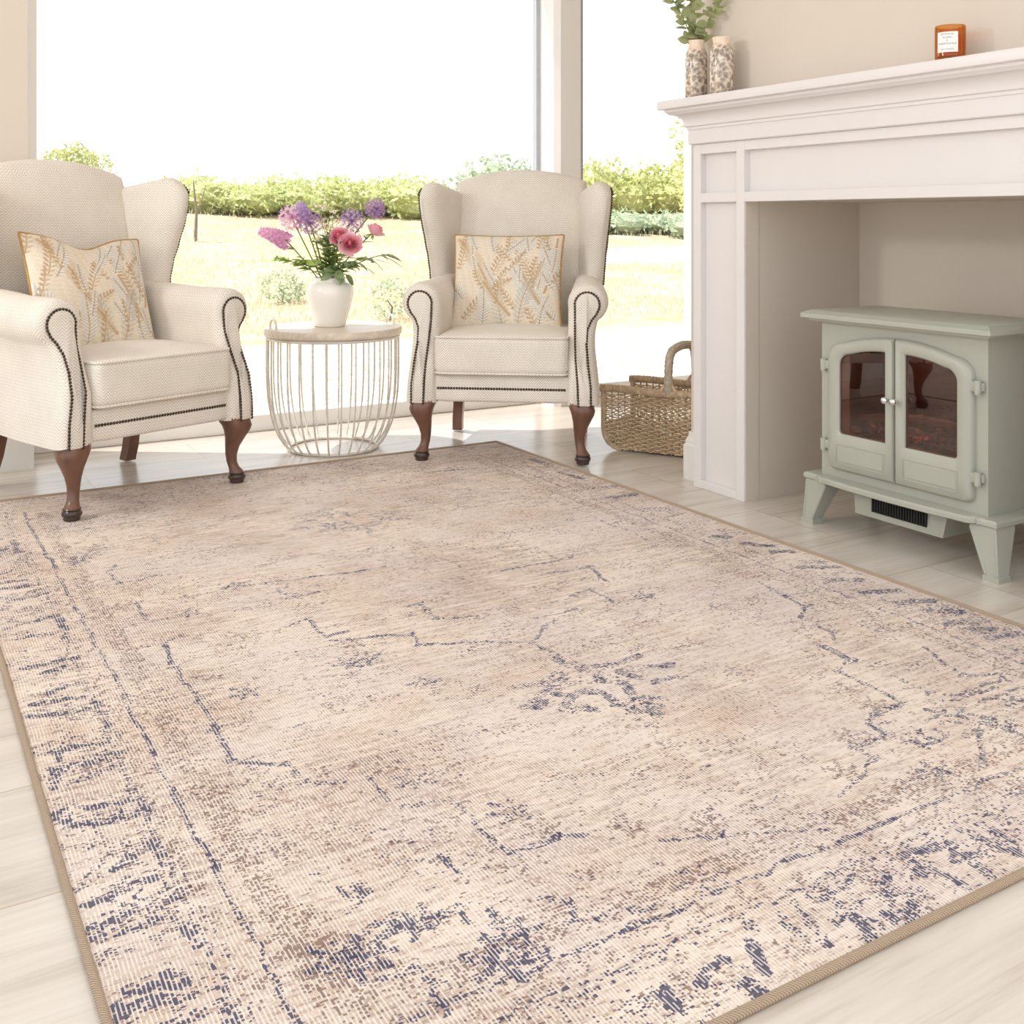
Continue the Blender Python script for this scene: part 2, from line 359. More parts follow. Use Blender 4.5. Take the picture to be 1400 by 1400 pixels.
t = MB(); t.box(.40, 3.9, 4.36, 4.56, -.10, .012, .003); struct('trim_2', t, M['bright'])
def skirting(name, pts, h=.156):
    # pts: outline on the floor, outward side to the left of the walking direction
    prof = [(0,0),(.018,0),(.018,.112),(.013,.118),(.013,.128),(.007,.140),(.005,h),(0,h)]
    m = MB(); secs = []
    for i, p in enumerate(pts):
        p = Vector(p); a = (p-Vector(pts[i-1])).normalized() if i else None; b = (Vector(pts[i+1])-p).normalized() if i < len(pts)-1 else None
        na = Vector((-a.y, a.x)) if a else None; nb = Vector((-b.y, b.x)) if b else None
        n = (na+nb) if (na and nb) else (na or nb)
        secs.append([(p.x+n.x*o, p.y+n.y*o, z) for o, z in prof])
    m.loft(secs); return struct(name, m, M['skirt'], smooth=False)
skirting('baseboard_left', [(.472, 4.30), (.472, 4.065), (-3.4, 4.065)][::-1][::1] if False else [(-3.4, 4.065), (.472, 4.065), (.472, 4.285)][::-1])
skirting('baseboard_right', [(2.334, 2.700), (2.334, 2.775), (2.98, 2.775)])

# ------------------------------------------------------------------ fireplace surround
FP = thing('fireplace_surround', (2.30, 1.91, 0), 0, 'white painted fireplace surround with deep cornice and panelled pilasters', 'fireplace')
O = (2.30, 1.91, 0)
Y1, Y0 = 2.694, 1.126      # outer ends of the surround
m = MB(); m.box(2.191, 2.334, Y0-.084, Y1+.084, 1.207, 1.235, .004); m.build('mantel_shelf', M['white'], FP, O)
def run(prof, name):
    mb = MB(); secs = []
    for k in range(4):
        sec = []
        for o, z in prof:
            sec.append([(2.334, Y1+o, z), (2.275-o, Y1+o, z), (2.275-o, Y0-o, z), (2.334, Y0-o, z)][k])
        secs.append(sec)
    mb.loft(secs); return mb.build(name, M['white'], FP, O, ang=24)
cove = [(-.05, 1.207), (.066, 1.207), (.066, 1.199), (.060, 1.195), (.055, 1.190)]
for k in range(8):
    a = PI/2*k/7; cove.append((.022+.033*(1-math.sin(a)), 1.158+.032*math.cos(a)))
cove += [(.022, 1.152), (.016, 1.149), (.016, 1.141), (-.05, 1.141)]
run(cove, 'cornice_moulding')
run([(-.05, 1.141), (.012, 1.141), (.012, 1.097), (.009, 1.094), (-.05, 1.094)], 'fascia_board')
def pil(y0, y1):
    m = MB(); b = .0015
    m.box(2.297, 2.334, y0, y1, 0, 1.094)
    m.box(2.275, 2.299, y0, y0+.034, 0, 1.094, b); m.box(2.275, 2.299, y1-.034, y1, 0, 1.094, b)
    for z0, z1 in ((0, .026), (.908, .938), (1.062, 1.094)): m.box(2.2755, 2.299, y0+.034, y1-.034, z0, z1, b)
    m.build('pilaster', M['white'], FP, O, smooth=False)
pil(2.4606, Y1); pil(Y0, 1.362)
m = MB(); m.box(2.297, 2.334, 1.362, 2.4606, .908, 1.094)
m.box(2.2752, 2.299, 1.362, 2.4606, .908, .938, .0015); m.box(2.2752, 2.299, 1.362, 2.4606, 1.064, 1.094, .0015)
m.build('lintel_panel', M['white'], FP, O, smooth=False)

# ------------------------------------------------------------------ electric stove (local: X along its front, Y into the niche)
ST = thing('electric_stove', (2.300, 1.910, 0), -PI/2, 'sage green electric stove with two arched glass doors standing in the fireplace niche', 'stove')
def inset_block(m, X, Y0_, Y1_, z0, z1, ch):
    m.loft([[(-X+a, Y0_+a, z), (X-a, Y0_+a, z), (X-a, Y1_, z), (-X+a, Y1_, z)] for z, a in ((z0, 0), (z0+(z1-z0)*.55, 0), (z1-.002, ch), (z1, ch+.003))])
m = MB(); inset_block(m, .300, -.045, .245, .580, .602, .016)
m.box(-.285, .285, -.028, .24, .572, .5805); m.build('top_plate', M['stove'], ST)
m = MB(); t = .02
m.box(-.2625, -.2225, 0, .225, .143, .573); m.box(.2225, .2625, 0, .225, .143, .573)
m.box(-.2225, .2225, 0, .03, .143, .262); m.box(-.2225, .2225, 0, .03, .508, .573); m.box(-.2235, -.19, .0001, .03, .262, .508); m.box(.19, .2235, .0001, .03, .262, .508); m.box(-.026, .026, .0001, .006, .262, .508); m.box(-.2232, -.12, .0003, .03, .490, .5075); m.box(.12, .2232, .0003, .03, .490, .5075); m.box(-.2225, .2225, .2, .224, .143, .573); m.box(-.2225, .2225, .03, .2, .143, .17)
m.build('cabinet', M['stove'], ST, smooth=False)
m = MB()
m.box(-.222, .222, .19, .199, .171, .572); m.box(-.222, -.214, .031, .19, .171, .572); m.box(.214, .222, .031, .19, .171, .572); m.box(-.214, .214, .031, .19, .171, .262)
m.build('firebox_lining', M['lining'], ST, smooth=False)
# base plate with notched front
out = [(-.305,.245),(-.305,-.028),(-.262,-.028),(-.256,-.034),(-.25,-.028),(-.235,-.042),(-.12,-.052),(0,-.055),(.12,-.052),(.235,-.042),(.25,-.028),(.256,-.034),(.262,-.028),(.305,-.028),(.305,.245)]
m = MB(); m.loft([[(x*s_, y if y > 0 else y*s2, z) for x, y in out] for z, s_, s2 in ((.126,.985,.9),(.129,1,1),(.138,1,1),(.143,.985,.9),(.1435,.95,.6))]); m.build('base_plate', M['stove'], ST, ang=30)
for sx in (-1, 1):
    for fr in (1, 0):
        m = MB(); y0 = -.02 if fr else .215; dy = -.022 if fr else .02
        q = lambda cx, cy, h, z: [(cx-h, cy-h, z), (cx+h, cy-h, z), (cx+h, cy+h, z), (cx-h, cy+h, z)]
        cx, cy = sx*.262, (.014 if fr else .2)
        m.loft([q(cx, cy, .036, .127), q(cx+sx*.004, cy+dy*.1, .035, .118), q(cx+sx*.028, cy+dy, .019, .014), q(cx+sx*.028, cy+dy, .022, .013), q(cx+sx*.028, cy+dy, .022, 0)])
        # raised rim lines on the two outer faces
        for px_, s2 in ((-1, 1), (1, 1)):
            m.tube([(cx+px_*.033, cy-.0355, .118), (cx+sx*.028+px_*.016, cy+dy-.0195, .016)], .003, 5)
        m.build('leg', M['stove'], ST, smooth=False)
# heater box under the base
m = MB(); X0, X1 = -.175, .130
m.loft([[(X0, .03, .126), (X1, .03, .126), (X1, .2, .126), (X0, .2, .126)], [(X0+.012, .022, .052), (X1-.012, .022, .052), (X1-.012, .2, .052), (X0+.012, .2, .052)]])
hb = m.build('heater_box', M['stove'], ST, smooth=False)
m = MB()
for i in range(21):
    x = -.105 + i*.0085; m.box(x, x+.0046, .0195, .0265, .068, .108)
m.build('vent_grille', M['dark'], hb, smooth=False)
def outline(x0, x1, z0, zc, drop, r0, r1):
    """door outline, x0 at the centre join, x1 outer: arched head, rounded outer corners"""
    sgn = 1 if x1 > x0 else -1; L = abs(x1-x0); P = []
    zt = lambda d: zc - drop*(d/L)**2
    P.append((x0, z0)); P.append((x0+sgn*(L-r0)*.5, z0))
    for k in range(6):
        a = PI/2*k/5; P.append((x1-sgn*r0*(1-math.sin(a)), z0+r0*(1-math.cos(a))))
    zo = zt(L-r1)
    for k in range(8):
        a = PI/2*k/7; P.append((x1-sgn*r1*(1-math.cos(a)), zo-r1*.9+r1*.9*math.sin(a)))
    for k in range(1, 10):
        d = (L-r1)*(1-k/9); P.append((x0+sgn*d, zt(d)))
    return P
for sg in (-1, 1):
    A_ = outline(sg*.0022, sg*.2285, .168, .5445, .045, .022, .052)
    A2 = outline(sg*.006, sg*.2215, .175, .5375, .045, .020, .048)
    B2 = outline(sg*.026, sg*.193, .262, .512, .032, .012, .040)
    B_ = outline(sg*.031, sg*.187, .268, .506, .030, .010, .036)
    m = MB(); n = len(A_)
    ring = lambda P, y: [(x, y, z) for x, z in P]
    m.loft([ring(A_, .0), ring(A_, -.011), ring(A2, -.019), ring(B2, -.019), ring(B_, -.014), ring(B_, .0)], cap=False)
    d = m.build('door', M['stove'], ST, ang=50)
    g = MB(); g.loft([ring(B_, -.009), ring(B_, -.006)]); g.build('glass_pane', M['stoveglass'], d, smooth=False)
    # recessed lower panel: a raised rim around a flat field
    m = MB(); x0, x1, z0, z1 = sg*.030, sg*.192, .188, .240
    m.tube([(x0,-.0185,z0),(x1,-.0185,z0),(x1,-.0185,z1),(x0,-.0185,z1)], .0022, 5, loop=True)
    m.box(min(x0,x1)+.006, max(x0,x1)-.006, -.0205, -.017, z0+.006, z1-.006, .001); m.build('lower_panel', M['stove'], d, smooth=False)
    k = MB(); kx = sg*.0135; k.tube([(kx,-.018,.385),(kx,-.034,.385)], .004, 10); k.ell((kx,-.038,.385), (.0095,.0085,.0095), 16, 10); k.build('knob', M['chrome'], d)
    for hz in (.452, .232):
        h = MB(); hx = sg*.244
        h.tube([(hx,-.014,hz-.015),(hx,-.014,hz+.015)], .0085, 12); h.tube([(hx,-.014,hz-.019),(hx,-.014,hz-.0155)], .007, 12)
        h.box(min(hx, hx-sg*.022), max(hx, hx-sg*.022), -.016, -.006, hz-.012, hz+.012, .002); h.box(min(hx, hx+sg*.012), max(hx, hx+sg*.012), -.01, 0, hz-.010, hz+.010, .002)
        h.build('hinge', M['stove'], d, ang=40)
# fuel bed
mt, nt, p = base_mat('glowing_embers')
tc = N(nt, 'ShaderNodeTexCoord'); no = N(nt, 'ShaderNodeTexNoise', Scale=34.0, Detail=4.0, Roughness=.7); nt.links.new(tc.outputs['Object'], no.inputs['Vector'])
r = ramp(nt, no.outputs['Fac'], [(.4, lin((30,24,24))), (.6, lin((120,108,104)))]); nt.links.new(r.outputs[0], p.inputs['Base Color'])
r2 = ramp(nt, no.outputs['Fac'], [(.60, (0,0,0,1)), (.70, (1,.16,.03,1))]); nt.links.new(r2.outputs[0], p.inputs['Emission Color']); p.inputs['Emission Strength'].default_value = 1.6; p.inputs['Roughness'].default_value = .8
M['ember'] = mt
M['log'] = pm('charred_log', (110,100,96), .85, var=.3, scale=26, bump=.6, bscale=60)
m = MB()
for i in range(90):
    x = random.uniform(-.2, .2); y = random.uniform(.045, .175); s_ = random.uniform(.011, .022)
    m.ell((x, y, .268+random.uniform(0, .018)), (s_*1.3, s_, s_*.9), 7, 5, .22)
m.build('ember_bed', M['ember'], ST, smooth=False)
for a, b, rr in (((-.19,.07,.296),(-.02,.13,.312),.02), ((-.1,.15,.302),(.12,.08,.318),.021), ((.03,.13,.304),(.2,.09,.31),.022), ((.06,.07,.296),(.17,.16,.325),.017)):
    m = MB(); A0 = Vector(a); B0 = Vector(b)
    m.tube([A0.lerp(B0, t/6)+Vector((0, random.uniform(-.004,.004), random.uniform(-.004,.004))) for t in range(7)], [rr*random.uniform(.85,1.1) for _ in range(7)], 9); m.build('log', M['log'], ST)

# ------------------------------------------------------------------ wingback armchairs
def recline(z): return .215 + max(0, z-.42)*.235
def make_chair(label):
    root = thing('wingback_armchair', (0,0,0), 0, label, 'armchair', 'wingback armchairs by the window')
    F = M['fabric']
    arc = lambda cx, cz, r, a0, a1, n: [(cx+r*math.cos(math.radians(a0+(a1-a0)*i/(n-1))), cz+r*math.sin(math.radians(a0+(a1-a0)*i/(n-1)))) for i in range(n)]
    def armsec(k=1.0, inset=0):
        r = .071*k - inset
        P = [(.229+inset, .205+inset*.2), (.229+inset, .35), (.229+inset, .46)]
        P += [(.229+inset, .53)] + arc(.298, .553, r, 176, -58, 15)
        P += [(.330-inset*.8, .485), (.322-inset*.9, .44), (.322-inset*.9, .38), (.331-inset*.9, .30), (.338-inset*.8, .235), (.338-inset*.8, .205+inset*.2)]
        return P
    def rake(z): t = min(1, max(0, (z-.33)/.19)); return .070*t*t*(3-2*t)
    for sx in (-1, 1):
        m = MB(); secs = []
        for y, ins in ((-.3075, .036), (-.3065, .028), (-.303, .019), (-.297, .010), (-.288, .004), (-.276, .001), (-.26, 0), (-.2, 0), (-.05, 0), (.08, 0), (.2, .001), (.30, .004), (.33, .008)):
            tp = max(0, (y+.1)/.4)*.035; rise = max(0, y+.05)*.05
            secs.append([(sx*(x - tp*(.5 if x < .25 else 1)), y + rake(z)*max(0, min(1, -y/.2)), z + (rise if z > .4 else 0)) for x, z in armsec(1, ins)])
        m.loft(secs); arm = m.build('arm', F, root, ang=60)
        # facing panel on the front of the arm, edged with brass nails
        L_ = [(.272,.206),(.270,.27),(.262,.36),(.258,.43),(.256,.49),(.2555,.535)]
        R_ = [(.314,.206),(.313,.27),(.304,.35),(.297,.42),(.299,.465),(.314,.498),(.330,.517)]
        top = arc(.298, .550, .0435, 195, -38, 14)
        loop_ = L_ + top + R_[::-1]
        m = MB(); cxm = .29
        m.loft([[(sx*x, -.3045+rake(z), z) for x, z in loop_], [(sx*x, -.3085+rake(z), z) for x, z in loop_], [(sx*(cxm+(x-cxm)*.86), -.3115+rake(z), .4+(z-.4)*.985) for x, z in loop_]])
        fp = m.build('front_panel', F, arm, ang=60)
        def along(pts, step):
            P = [Vector(p) for p in pts]; o = []; carry = 0
            for a, b in zip(P, P[1:]):
                l = (b-a).length; s_ = carry
                while s_ < l: o.append(a.lerp(b, s_/l)); s_ += step
                carry = s_-l
            return o
        m = MB()
        for q in along([(sx*x, -.3095+rake(z), z) for x, z in loop_], .0098): m.ell(q, (.0050, .0036, .0050), 7, 5)
        m.build('nail_trim', M['nail'], arm)
    # seat base with front rail
    m = MB(); rbox(m, (0, -.268, .258), (.476, .045, .098), .014, cuts=7); m.build('front_rail', F, root, ang=60)
    m = MB(); m.box(-.245, .245, -.262, .30, .212, .30, .01); m.build('seat_base', F, root)
    m = MB()
    for i in range(48): m.ell((-.222 + i*.00945, -.2905, .258), (.0048, .0034, .0048), 7, 5)
    m.build('nail_trim', M['nail'], root)
    # cushion
    m = MB(); rbox(m, (0, -.058, .376), (.468, .520, .134), .024, crown=.018, cuts=15); cu = m.build('seat_cushion', F, root, ang=80)
    m = MB()
    for z in (.4385, .3135):
        lp = []; hx, hy, r = .2315, .2575, .027
        for cx, cy, a0 in ((hx-r, hy-r, 0), (-hx+r, hy-r, 90), (-hx+r, -hy+r, 180), (hx-r, -hy+r, 270)):
            for k in range(5): a = math.radians(a0+90*k/4); lp.append((cx+r*math.cos(a), cy+r*math.sin(a)-.058, z))
        m.tube(lp, .0044, 6, loop=True)
    m.build('piping', F, cu)
    # back
    m = MB(); secs = []; W = .262
    for i in range(25):
        s_ = -1+2*i/24; x = W*s_; ed = (1-abs(s_)**5)
        zt = 1.052 - .050*abs(s_)**2.2; th = .055*ed**.5+.006; P = []
        zs = [.30 + (zt-.045-.30)*k/10 for k in range(11)]
        bul = .024*(1-s_*s_)
        for z in zs: P.append((x*(1+.02*(z-.5)), recline(z) - bul*math.sin(PI*(z-.30)/(zt-.30))**.7 - th*.35, z))
        yc = recline(zt)+.022
        for k in range(1, 8):
            a = PI*k/8; P.append((x*(1+.02*(zt-.5)), yc - (th*.35+.022)*math.cos(a) , zt-.045+.045*math.sin(a)))
        for z in zs[::-1]: P.append((x, recline(z)+.044+th*.15, z))
        secs.append(P)
    m.loft(secs); m.build('backrest', F, root, ang=70)
    # wings: swept from the back to the front edge, each station a vertical loop
    FT = [(.50,.150,.308),(.58,.160,.312),(.64,.164,.316),(.70,.154,.321),(.77,.130,.329),(.84,.108,.338),(.90,.098,.345),(.95,.100,.348),(1.02,.110,.347)]
    def front(z):
        for a, b in zip(FT, FT[1:]):
            if z <= b[0]: t = max(0, (z-a[0])/(b[0]-a[0])); t = t*t*(3-2*t)*.5+t*.5; return a[1]+(b[1]-a[1])*t, a[2]+(b[2]-a[2])*t
        return FT[-1][1:]
    def ztop(s): return .962 + .050*s**1.3 - (.075*((s-.70)/.30)**2.6 if s > .70 else 0)
    def wpt(s, z, off):
        yf, xf = front(z); b = Vector((.250, recline(min(z, .99))+.035, 0)); f_ = Vector((xf, yf, 0)); d = (f_-b); l = d.length; d.normalize(); n = Vector((-d.y, d.x, 0)); n = n if n.x > 0 else -n
        q = b + d*(l*s) + n*(off + .012 - .012*math.sin(PI*s)); return q.x, q.y
    for sx in (-1, 1):
        m = MB(); secs = []; SS = [0,.08,.16,.26,.36,.46,.56,.66,.74,.81,.87,.92,.955,.98,.994,1.0]
        for s_ in SS:
            th = .032*math.sqrt(max(0, 1-max(0, (s_-.80)/.20)**2))+.0025; zt = ztop(s_); rt = min(.028, th); P = []
            zs = [.50+(zt-rt-.50)*k/14 for k in range(15)]
            for z in zs: x, y = wpt(s_, z, th); P.append((sx*x, y, z))
            for k in range(1, 8):
                a = PI*k/8; x, y = wpt(s_, zt-rt, th*math.cos(a)); P.append((sx*x, y, zt-rt+rt*math.sin(a)))
            for z in zs[::-1]: x, y = wpt(s_, z, -th); P.append((sx*x, y, z))
            secs.append(P)
        m.loft(secs); wg = m.build('wing', F, root, ang=75)
        edge = [(sx*wpt(.965, z, .022)[0], wpt(.965, z, .022)[1], z) for z in [.60+.345*k/30 for k in range(31)]]
        edge += [(sx*wpt(.965-.03*k, .955, .026)[0], wpt(.965-.03*k, .955, .026)[1], ztop(.965-.03*k)-.012) for k in range(0, 4)]
        m = MB()
        for q in along(edge, .0098): m.ell(q, (.0046,.0046,.0050), 7, 5)
        m.build('nail_trim', M['nail'], wg)
    # back panel closing the gap behind the wings
    m = MB(); m.loft([[(-w, recline(z)+.035, z), (w, recline(z)+.035, z), (w, recline(z)+.075, z), (-w, recline(z)+.075, z)] for z, w in ((.21,.285),(.5,.285),(.9,.262),(.985,.235))]); m.build('outside_back', F, root, ang=40)
    # legs
    for sx in (-1, 1):
        m = MB(); secs = []
        for z, o, r, sq in ((.215,.002,.043,.55),(.196,.006,.044,.6),(.184,.012,.043,.7),(.168,.012,.039,.8),(.145,.006,.031,.9),(.118,-.002,.0235,1),(.090,-.006,.0185,1),(.066,-.004,.0165,1),(.050,.002,.0175,1),(.040,.008,.021,1),(.033,.011,.0245,1)):
            P = []; cx, cy = sx*(.276+o*.7), -.262 - o*.75
            for j in range(16):
                a = 2*PI*j/16; ca, sa = math.cos(a), math.sin(a)
                P.append((cx+r*math.copysign(abs(ca)**sq, ca), cy+r*math.copysign(abs(sa)**sq, sa), z))
            secs.append(P)
        m.loft(secs); lg = m.build('leg', M['wood'], root, ang=60)
        m = MB(); cx, cy = sx*(.276+.008), -.262-.0085
        m.lathe([(.0245,.034),(.0265,.031),(.0235,.0285),(.0265,.025),(.0285,.019),(.0265,.012),(.0225,.010),(.0235,.004),(.022,0)], (cx, cy, 0), 20); m.build('foot', M['woodfoot'], lg)
        m = MB(); m.loft([[(sx*x-.019, y-.021, z), (sx*x+.019, y-.021, z), (sx*x+.019, y+.021, z), (sx*x-.019, y+.021, z)] for z, x, y in ((.215,.236,.245),(.16,.237,.247),(.10,.242,.262),(.05,.248,.280),(.006,.252,.302),(0,.252,.302))]); m.build('leg', M['wood'], root, ang=40)
    return root
chairA = make_chair('cream herringbone wingback armchair on the left, turned towards the fireplace, karate-chopped cushion on it')
chairA.location = (.662, 3.620, .0065); chairA.rotation_euler = (0,0,math.radians(21.0))
chairB = copy_tree(chairA); chairB['label'] = 'cream herringbone wingback armchair between the wire side table and the log basket'
chairB.location = (2.071, 3.499, .0065); chairB.rotation_euler = (0,0,math.radians(-37.5))

# ------------------------------------------------------------------ leaf-print cushions
def fern_print(n, seed, shift):
    r = np.random.default_rng(seed); base = np.array(lin((236,222,202))[:3]); img = np.ones((n, n, 3))*base
    U, V = np.meshgrid(np.linspace(0,1,n), np.linspace(0,1,n))
    img *= (1 - .05*np.sin(U*60+V*90)*np.sin(V*70-U*30))[..., None]
    tan = np.array(lin((192,160,122))[:3]); gold = np.array(lin((214,190,156))[:3]); gry = np.array(lin((198,194,186))[:3]); white = np.array(lin((246,240,230))[:3])
    def seg(a, b, w, c, k=.9):
        a = np.array(a); b = np.array(b); x0, y0 = np.minimum(a,b)-w*1.5; x1, y1 = np.maximum(a,b)+w*1.5
        i0, i1 = int(max(0, y0*n)), int(min(n, y1*n+2)); j0, j1 = int(max(0, x0*n)), int(min(n, x1*n+2))
        if i1 <= i0 or j1 <= j0: return
        u = U[i0:i1, j0:j1]; v = V[i0:i1, j0:j1]; d = b-a; t = np.clip(((u-a[0])*d[0]+(v-a[1])*d[1])/max(1e-9, d@d), 0, 1)
        q = np.hypot(u-a[0]-t*d[0], v-a[1]-t*d[1]); ww = w*(np.sin(PI*np.clip(t*.9+.08,0,1))**.6)
        al = np.clip((ww-q)/(w*.35)+.5, 0, 1)*k
        img[i0:i1, j0:j1] = img[i0:i1, j0:j1]*(1-al[..., None]) + c*al[..., None]
    def fern(p, ang, L, W, kind, bend=.4):
        m_ = max(12, int(L*78)); pts = []; x, y = p; a = ang
        for i in range(m_):
            pts.append((x, y, a)); x += math.cos(a)*L/m_; y += math.sin(a)*L/m_; a += bend/m_
        for i, (x, y, a) in enumerate(pts):
            t = i/m_; l = W*(math.sin(PI*(.12+.86*t))**.7)
            for sd in (-1, 1):
                b = a + sd*(1.0-.35*t); e = (x+math.cos(b)*l, y+math.sin(b)*l)
                if kind == 0: seg((x, y), e, .0070, gry if i % 2 else white, .8)
                elif kind == 1 and i % 3 == 0: seg((x+math.cos(b)*l*.2, y+math.sin(b)*l*.2), e, .009, tan if sd > 0 else gold)
                elif kind == 2: seg((x, y), e, .006, gold, .6)
                elif kind == 3 and i % 3 == 0: seg((x, y), e, .012, gry, .7)
        for (x, y, a), (x2, y2, _) in zip(pts, pts[1:]): seg((x, y), (x2, y2), .006 if kind != 2 else .010, tan, .85)
    d = shift
    for (p, a, L, W, k, b) in [((.10+d,.30),2.2,.5,.11,0,.5),((.34+d,.42),1.95,.62,.10,2,.3),((.36+d,.50),1.25,.48,.075,1,-.3),((.12+d,.10),.95,.62,.075,1,-.45),((.95+d,.10),2.35,.66,.13,0,-.3),
        ((.92+d,.12),2.25,.62,.04,2,-.35),((.78+d,.42),1.9,.50,.065,1,.3),((.80+d,.40),1.3,.62,.10,0,.35),((.86+d,.36),1.25,.62,.035,2,.35),((.48+d,.0),1.7,.5,.10,3,.2),((.62+d,.06),1.45,.46,.10,3,-.3),((.30+d,.05),1.5,.42,.09,0,.2),((.55+d,.12),2.3,.45,.05,2,-.2),((.04+d,.62),1.2,.4,.07,1,.4),((1.02+d,.30),1.8,.6,.08,0,.2),((.6+d,.66),1.2,.4,.08,0,-.2),((.46+d,.76),.7,.3,.07,0,.2)]:
        fern(p, a, L, W, k, b)
    for q in range(26): fern((r.uniform(0,1), r.uniform(-.05,.85)), r.uniform(.9,2.2), r.uniform(.16,.34), r.uniform(.035,.06), int(r.integers(0,2)), r.uniform(-.4,.4))
    return img
def make_cushion(label, w, h, T, chop, seed, shift):
    n = 150; root = thing('throw_cushion', (0,0,0), 0, label, 'cushion')
    cols = fern_print(n, seed, shift); t = np.linspace(-1, 1, n); u, v = np.meshgrid(t, t)
    # concave sides, pointed corners, a chop pressed into the top edge
    def place(u, v, sgn):
        pu = 1-.055*(1-v*v); pv = 1-.045*(1-u*u)
        x = u*pu*w/2; z = v*pv*h/2
        cz = chop*np.exp(-(u/.42)**2)*np.clip((v+.4)/1.4, 0, 1)**2; z = z - cz*h
        th = T*np.sqrt(np.clip((1-np.abs(u)**2.4)*(1-np.abs(v)**2.4), 0, 1))*(1-.35*chop*8*np.exp(-(u/.35)**2)*np.clip(v,0,1)*(1 if chop else 0))
        wr = .003*np.sin(u*9+v*4)*np.sin(v*7-u*3)*(1-u*u)*(1-v*v)
        return np.stack([x, -sgn*(th+wr), z], -1)
    fr = place(u, v, 1).reshape(-1, 3); bk = place(u, v, -1).reshape(-1, 3); off = n*n
    idx = np.arange(n*n).reshape(n, n); q = np.stack([idx[:-1,:-1], idx[:-1,1:], idx[1:,1:], idx[1:,:-1]], -1).reshape(-1, 4)
    me = bpy.data.meshes.new('cushion_cover'); me.from_pydata(np.concatenate([fr, bk]).tolist(), [], np.concatenate([q, q[:, ::-1]+off]).tolist())
    at = me.attributes.new('print', 'FLOAT_COLOR', 'POINT'); ca = np.ones((2*n*n, 4)); ca[:, :3] = np.concatenate([cols.reshape(-1,3)]*2); at.data.foreach_set('color', ca.ravel())
    me.materials.append(M['print']); me.polygons.foreach_set('use_smooth', [True]*len(me.polygons)); me.update()
    o = bpy.data.objects.new('cushion_cover', me); COL.objects.link(o); o.parent = root
    ring = np.concatenate([idx[0,:-1], idx[:-1,-1], idx[-1,:0:-1], idx[:0:-1,0]]); P = fr[ring][::3]
    m = MB(); m.tube([tuple(p) for p in P], .0042, 6, loop=True); m.build('piping', M['mustard'], root)
    return root
M['print'] = attrmat('embroidered_leaf_print', 'print')
def on_chair(o, chair, x, y, z, tilt, roll=0, yaw=0):
    mw = Matrix.Translation(chair.location) @ Matrix.Rotation(chair.rotation_euler.z, 4, 'Z') @ Matrix.Translation((x, y, z)) @ Matrix.Rotation(yaw, 4, 'Z') @ Matrix.Rotation(tilt, 4, 'X') @ Matrix.Rotation(roll, 4, 'Y')
    o.location = mw.to_translation(); o.rotation_euler = mw.to_euler()
cA = make_cushion('cream leaf-embroidered cushion with chopped dipped top, mustard piping, on left armchair', .440, .400, .058, .10, 3, .06)
on_chair(cA, chairA, -.016, .088, .606, math.radians(-20), math.radians(4), math.radians(6))
cB = make_cushion('cream leaf-embroidered square cushion with straight top, on the armchair beside the log basket', .425, .385, .056, 0, 4, 0)
on_chair(cB, chairB, -.022, .068, .608, math.radians(-20), 0, 0)

# ------------------------------------------------------------------ wire side table and its vase of flowers
TX, TY = 1.499, 3.839
TB = thing('wire_side_table', (TX, TY, 0), 0, 'round side table with washed wood top on a cream wire cage base', 'side table')
m = MB(); m.lathe([(0,.424),(.246,.424),(.254,.428),(.256,.434),(.256,.450),(.252,.455),(0,.456)], n=64); m.build('tabletop', M['tabletop'], TB, ang=50)
circ = lambda r, z, n=48: [(r*math.cos(2*PI*i/n), r*math.sin(2*PI*i/n), z) for i in range(n)]
m = MB(); m.tube(circ(.163, .0055), .0055, 8, loop=True); m.build('base_ring', M['wire'], TB)
m = MB(); m.tube(circ(.244, .419), .005, 8, loop=True); m.build('top_ring', M['wire'], TB)
NB = 30
for i in range(NB):
    a = 2*PI*(i+.3)/NB; P = []
    for r, z in ((.244,.419),(.2445,.36),(.2445,.30),(.243,.24),(.239,.19),(.231,.14),(.219,.095),(.202,.055),(.184,.026),(.165,.006)): P.append((r*math.cos(a), r*math.sin(a), z))
    m = MB(); m.tube(P, .0034, 6); m.build('wire_bar', M['wire'], TB)
va = math.atan2(-.5103, .86)
for sg in (-1, 1):
    m = MB(); a = va + (PI if sg < 0 else 0) + .54; P = []
    tdir = Vector((-math.sin(a), math.cos(a), 0)); c0 = Vector((math.cos(a)*.232, math.sin(a)*.232, .452))
    for k in range(13):
        b = PI*k/12; P.append(c0 + tdir*(.034*math.cos(b)) + Vector((0,0,.038*math.sin(b)**.7)))
    m.tube(P, .0042, 8); m.build('handle', M['wire'], TB)
VX, VY = TX-.012, TY+.002; VZ = .456
m = MB(); pr = [(r_*1.07, z_) for r_, z_ in [(0,0),(.050,0),(.053,.003),(.058,.02),(.071,.065),(.080,.105),(.083,.128),(.080,.148),(.071,.160),(.059,.165),(.0545,.169),(.054,.176),(.058,.1815),(.056,.1835),(.051,.178),(.048,.168),(.052,.15),(.06,.1),(.045,.02),(0,.015)]]
m.lathe(pr, n=56, cap=False); vs = m.build('flower_vase', M['ceramic'], ang=80); vs.location = (VX, VY, VZ)
tag(vs, 'white glazed ceramic vase full of pink and purple flowers on side table', 'vase')
LAT = Vector((.86, -.5103, 0)); DEP = Vector((.5103, .86, 0))
def at(l, z, d=0): return Vector((VX, VY, 0)) + LAT*(l-.002+.0) + DEP*d + Vector((0,0,z))   # l sideways, d away from the room, from the vase axis
def curve(a, b, bow, n=9):
    a = Vector(a); b = Vector(b); mid = (a+b)/2 + Vector(bow)
    return [a*(1-t)**2 + mid*2*t*(1-t) + b*t*t for t in [i/(n-1) for i in range(n)]]
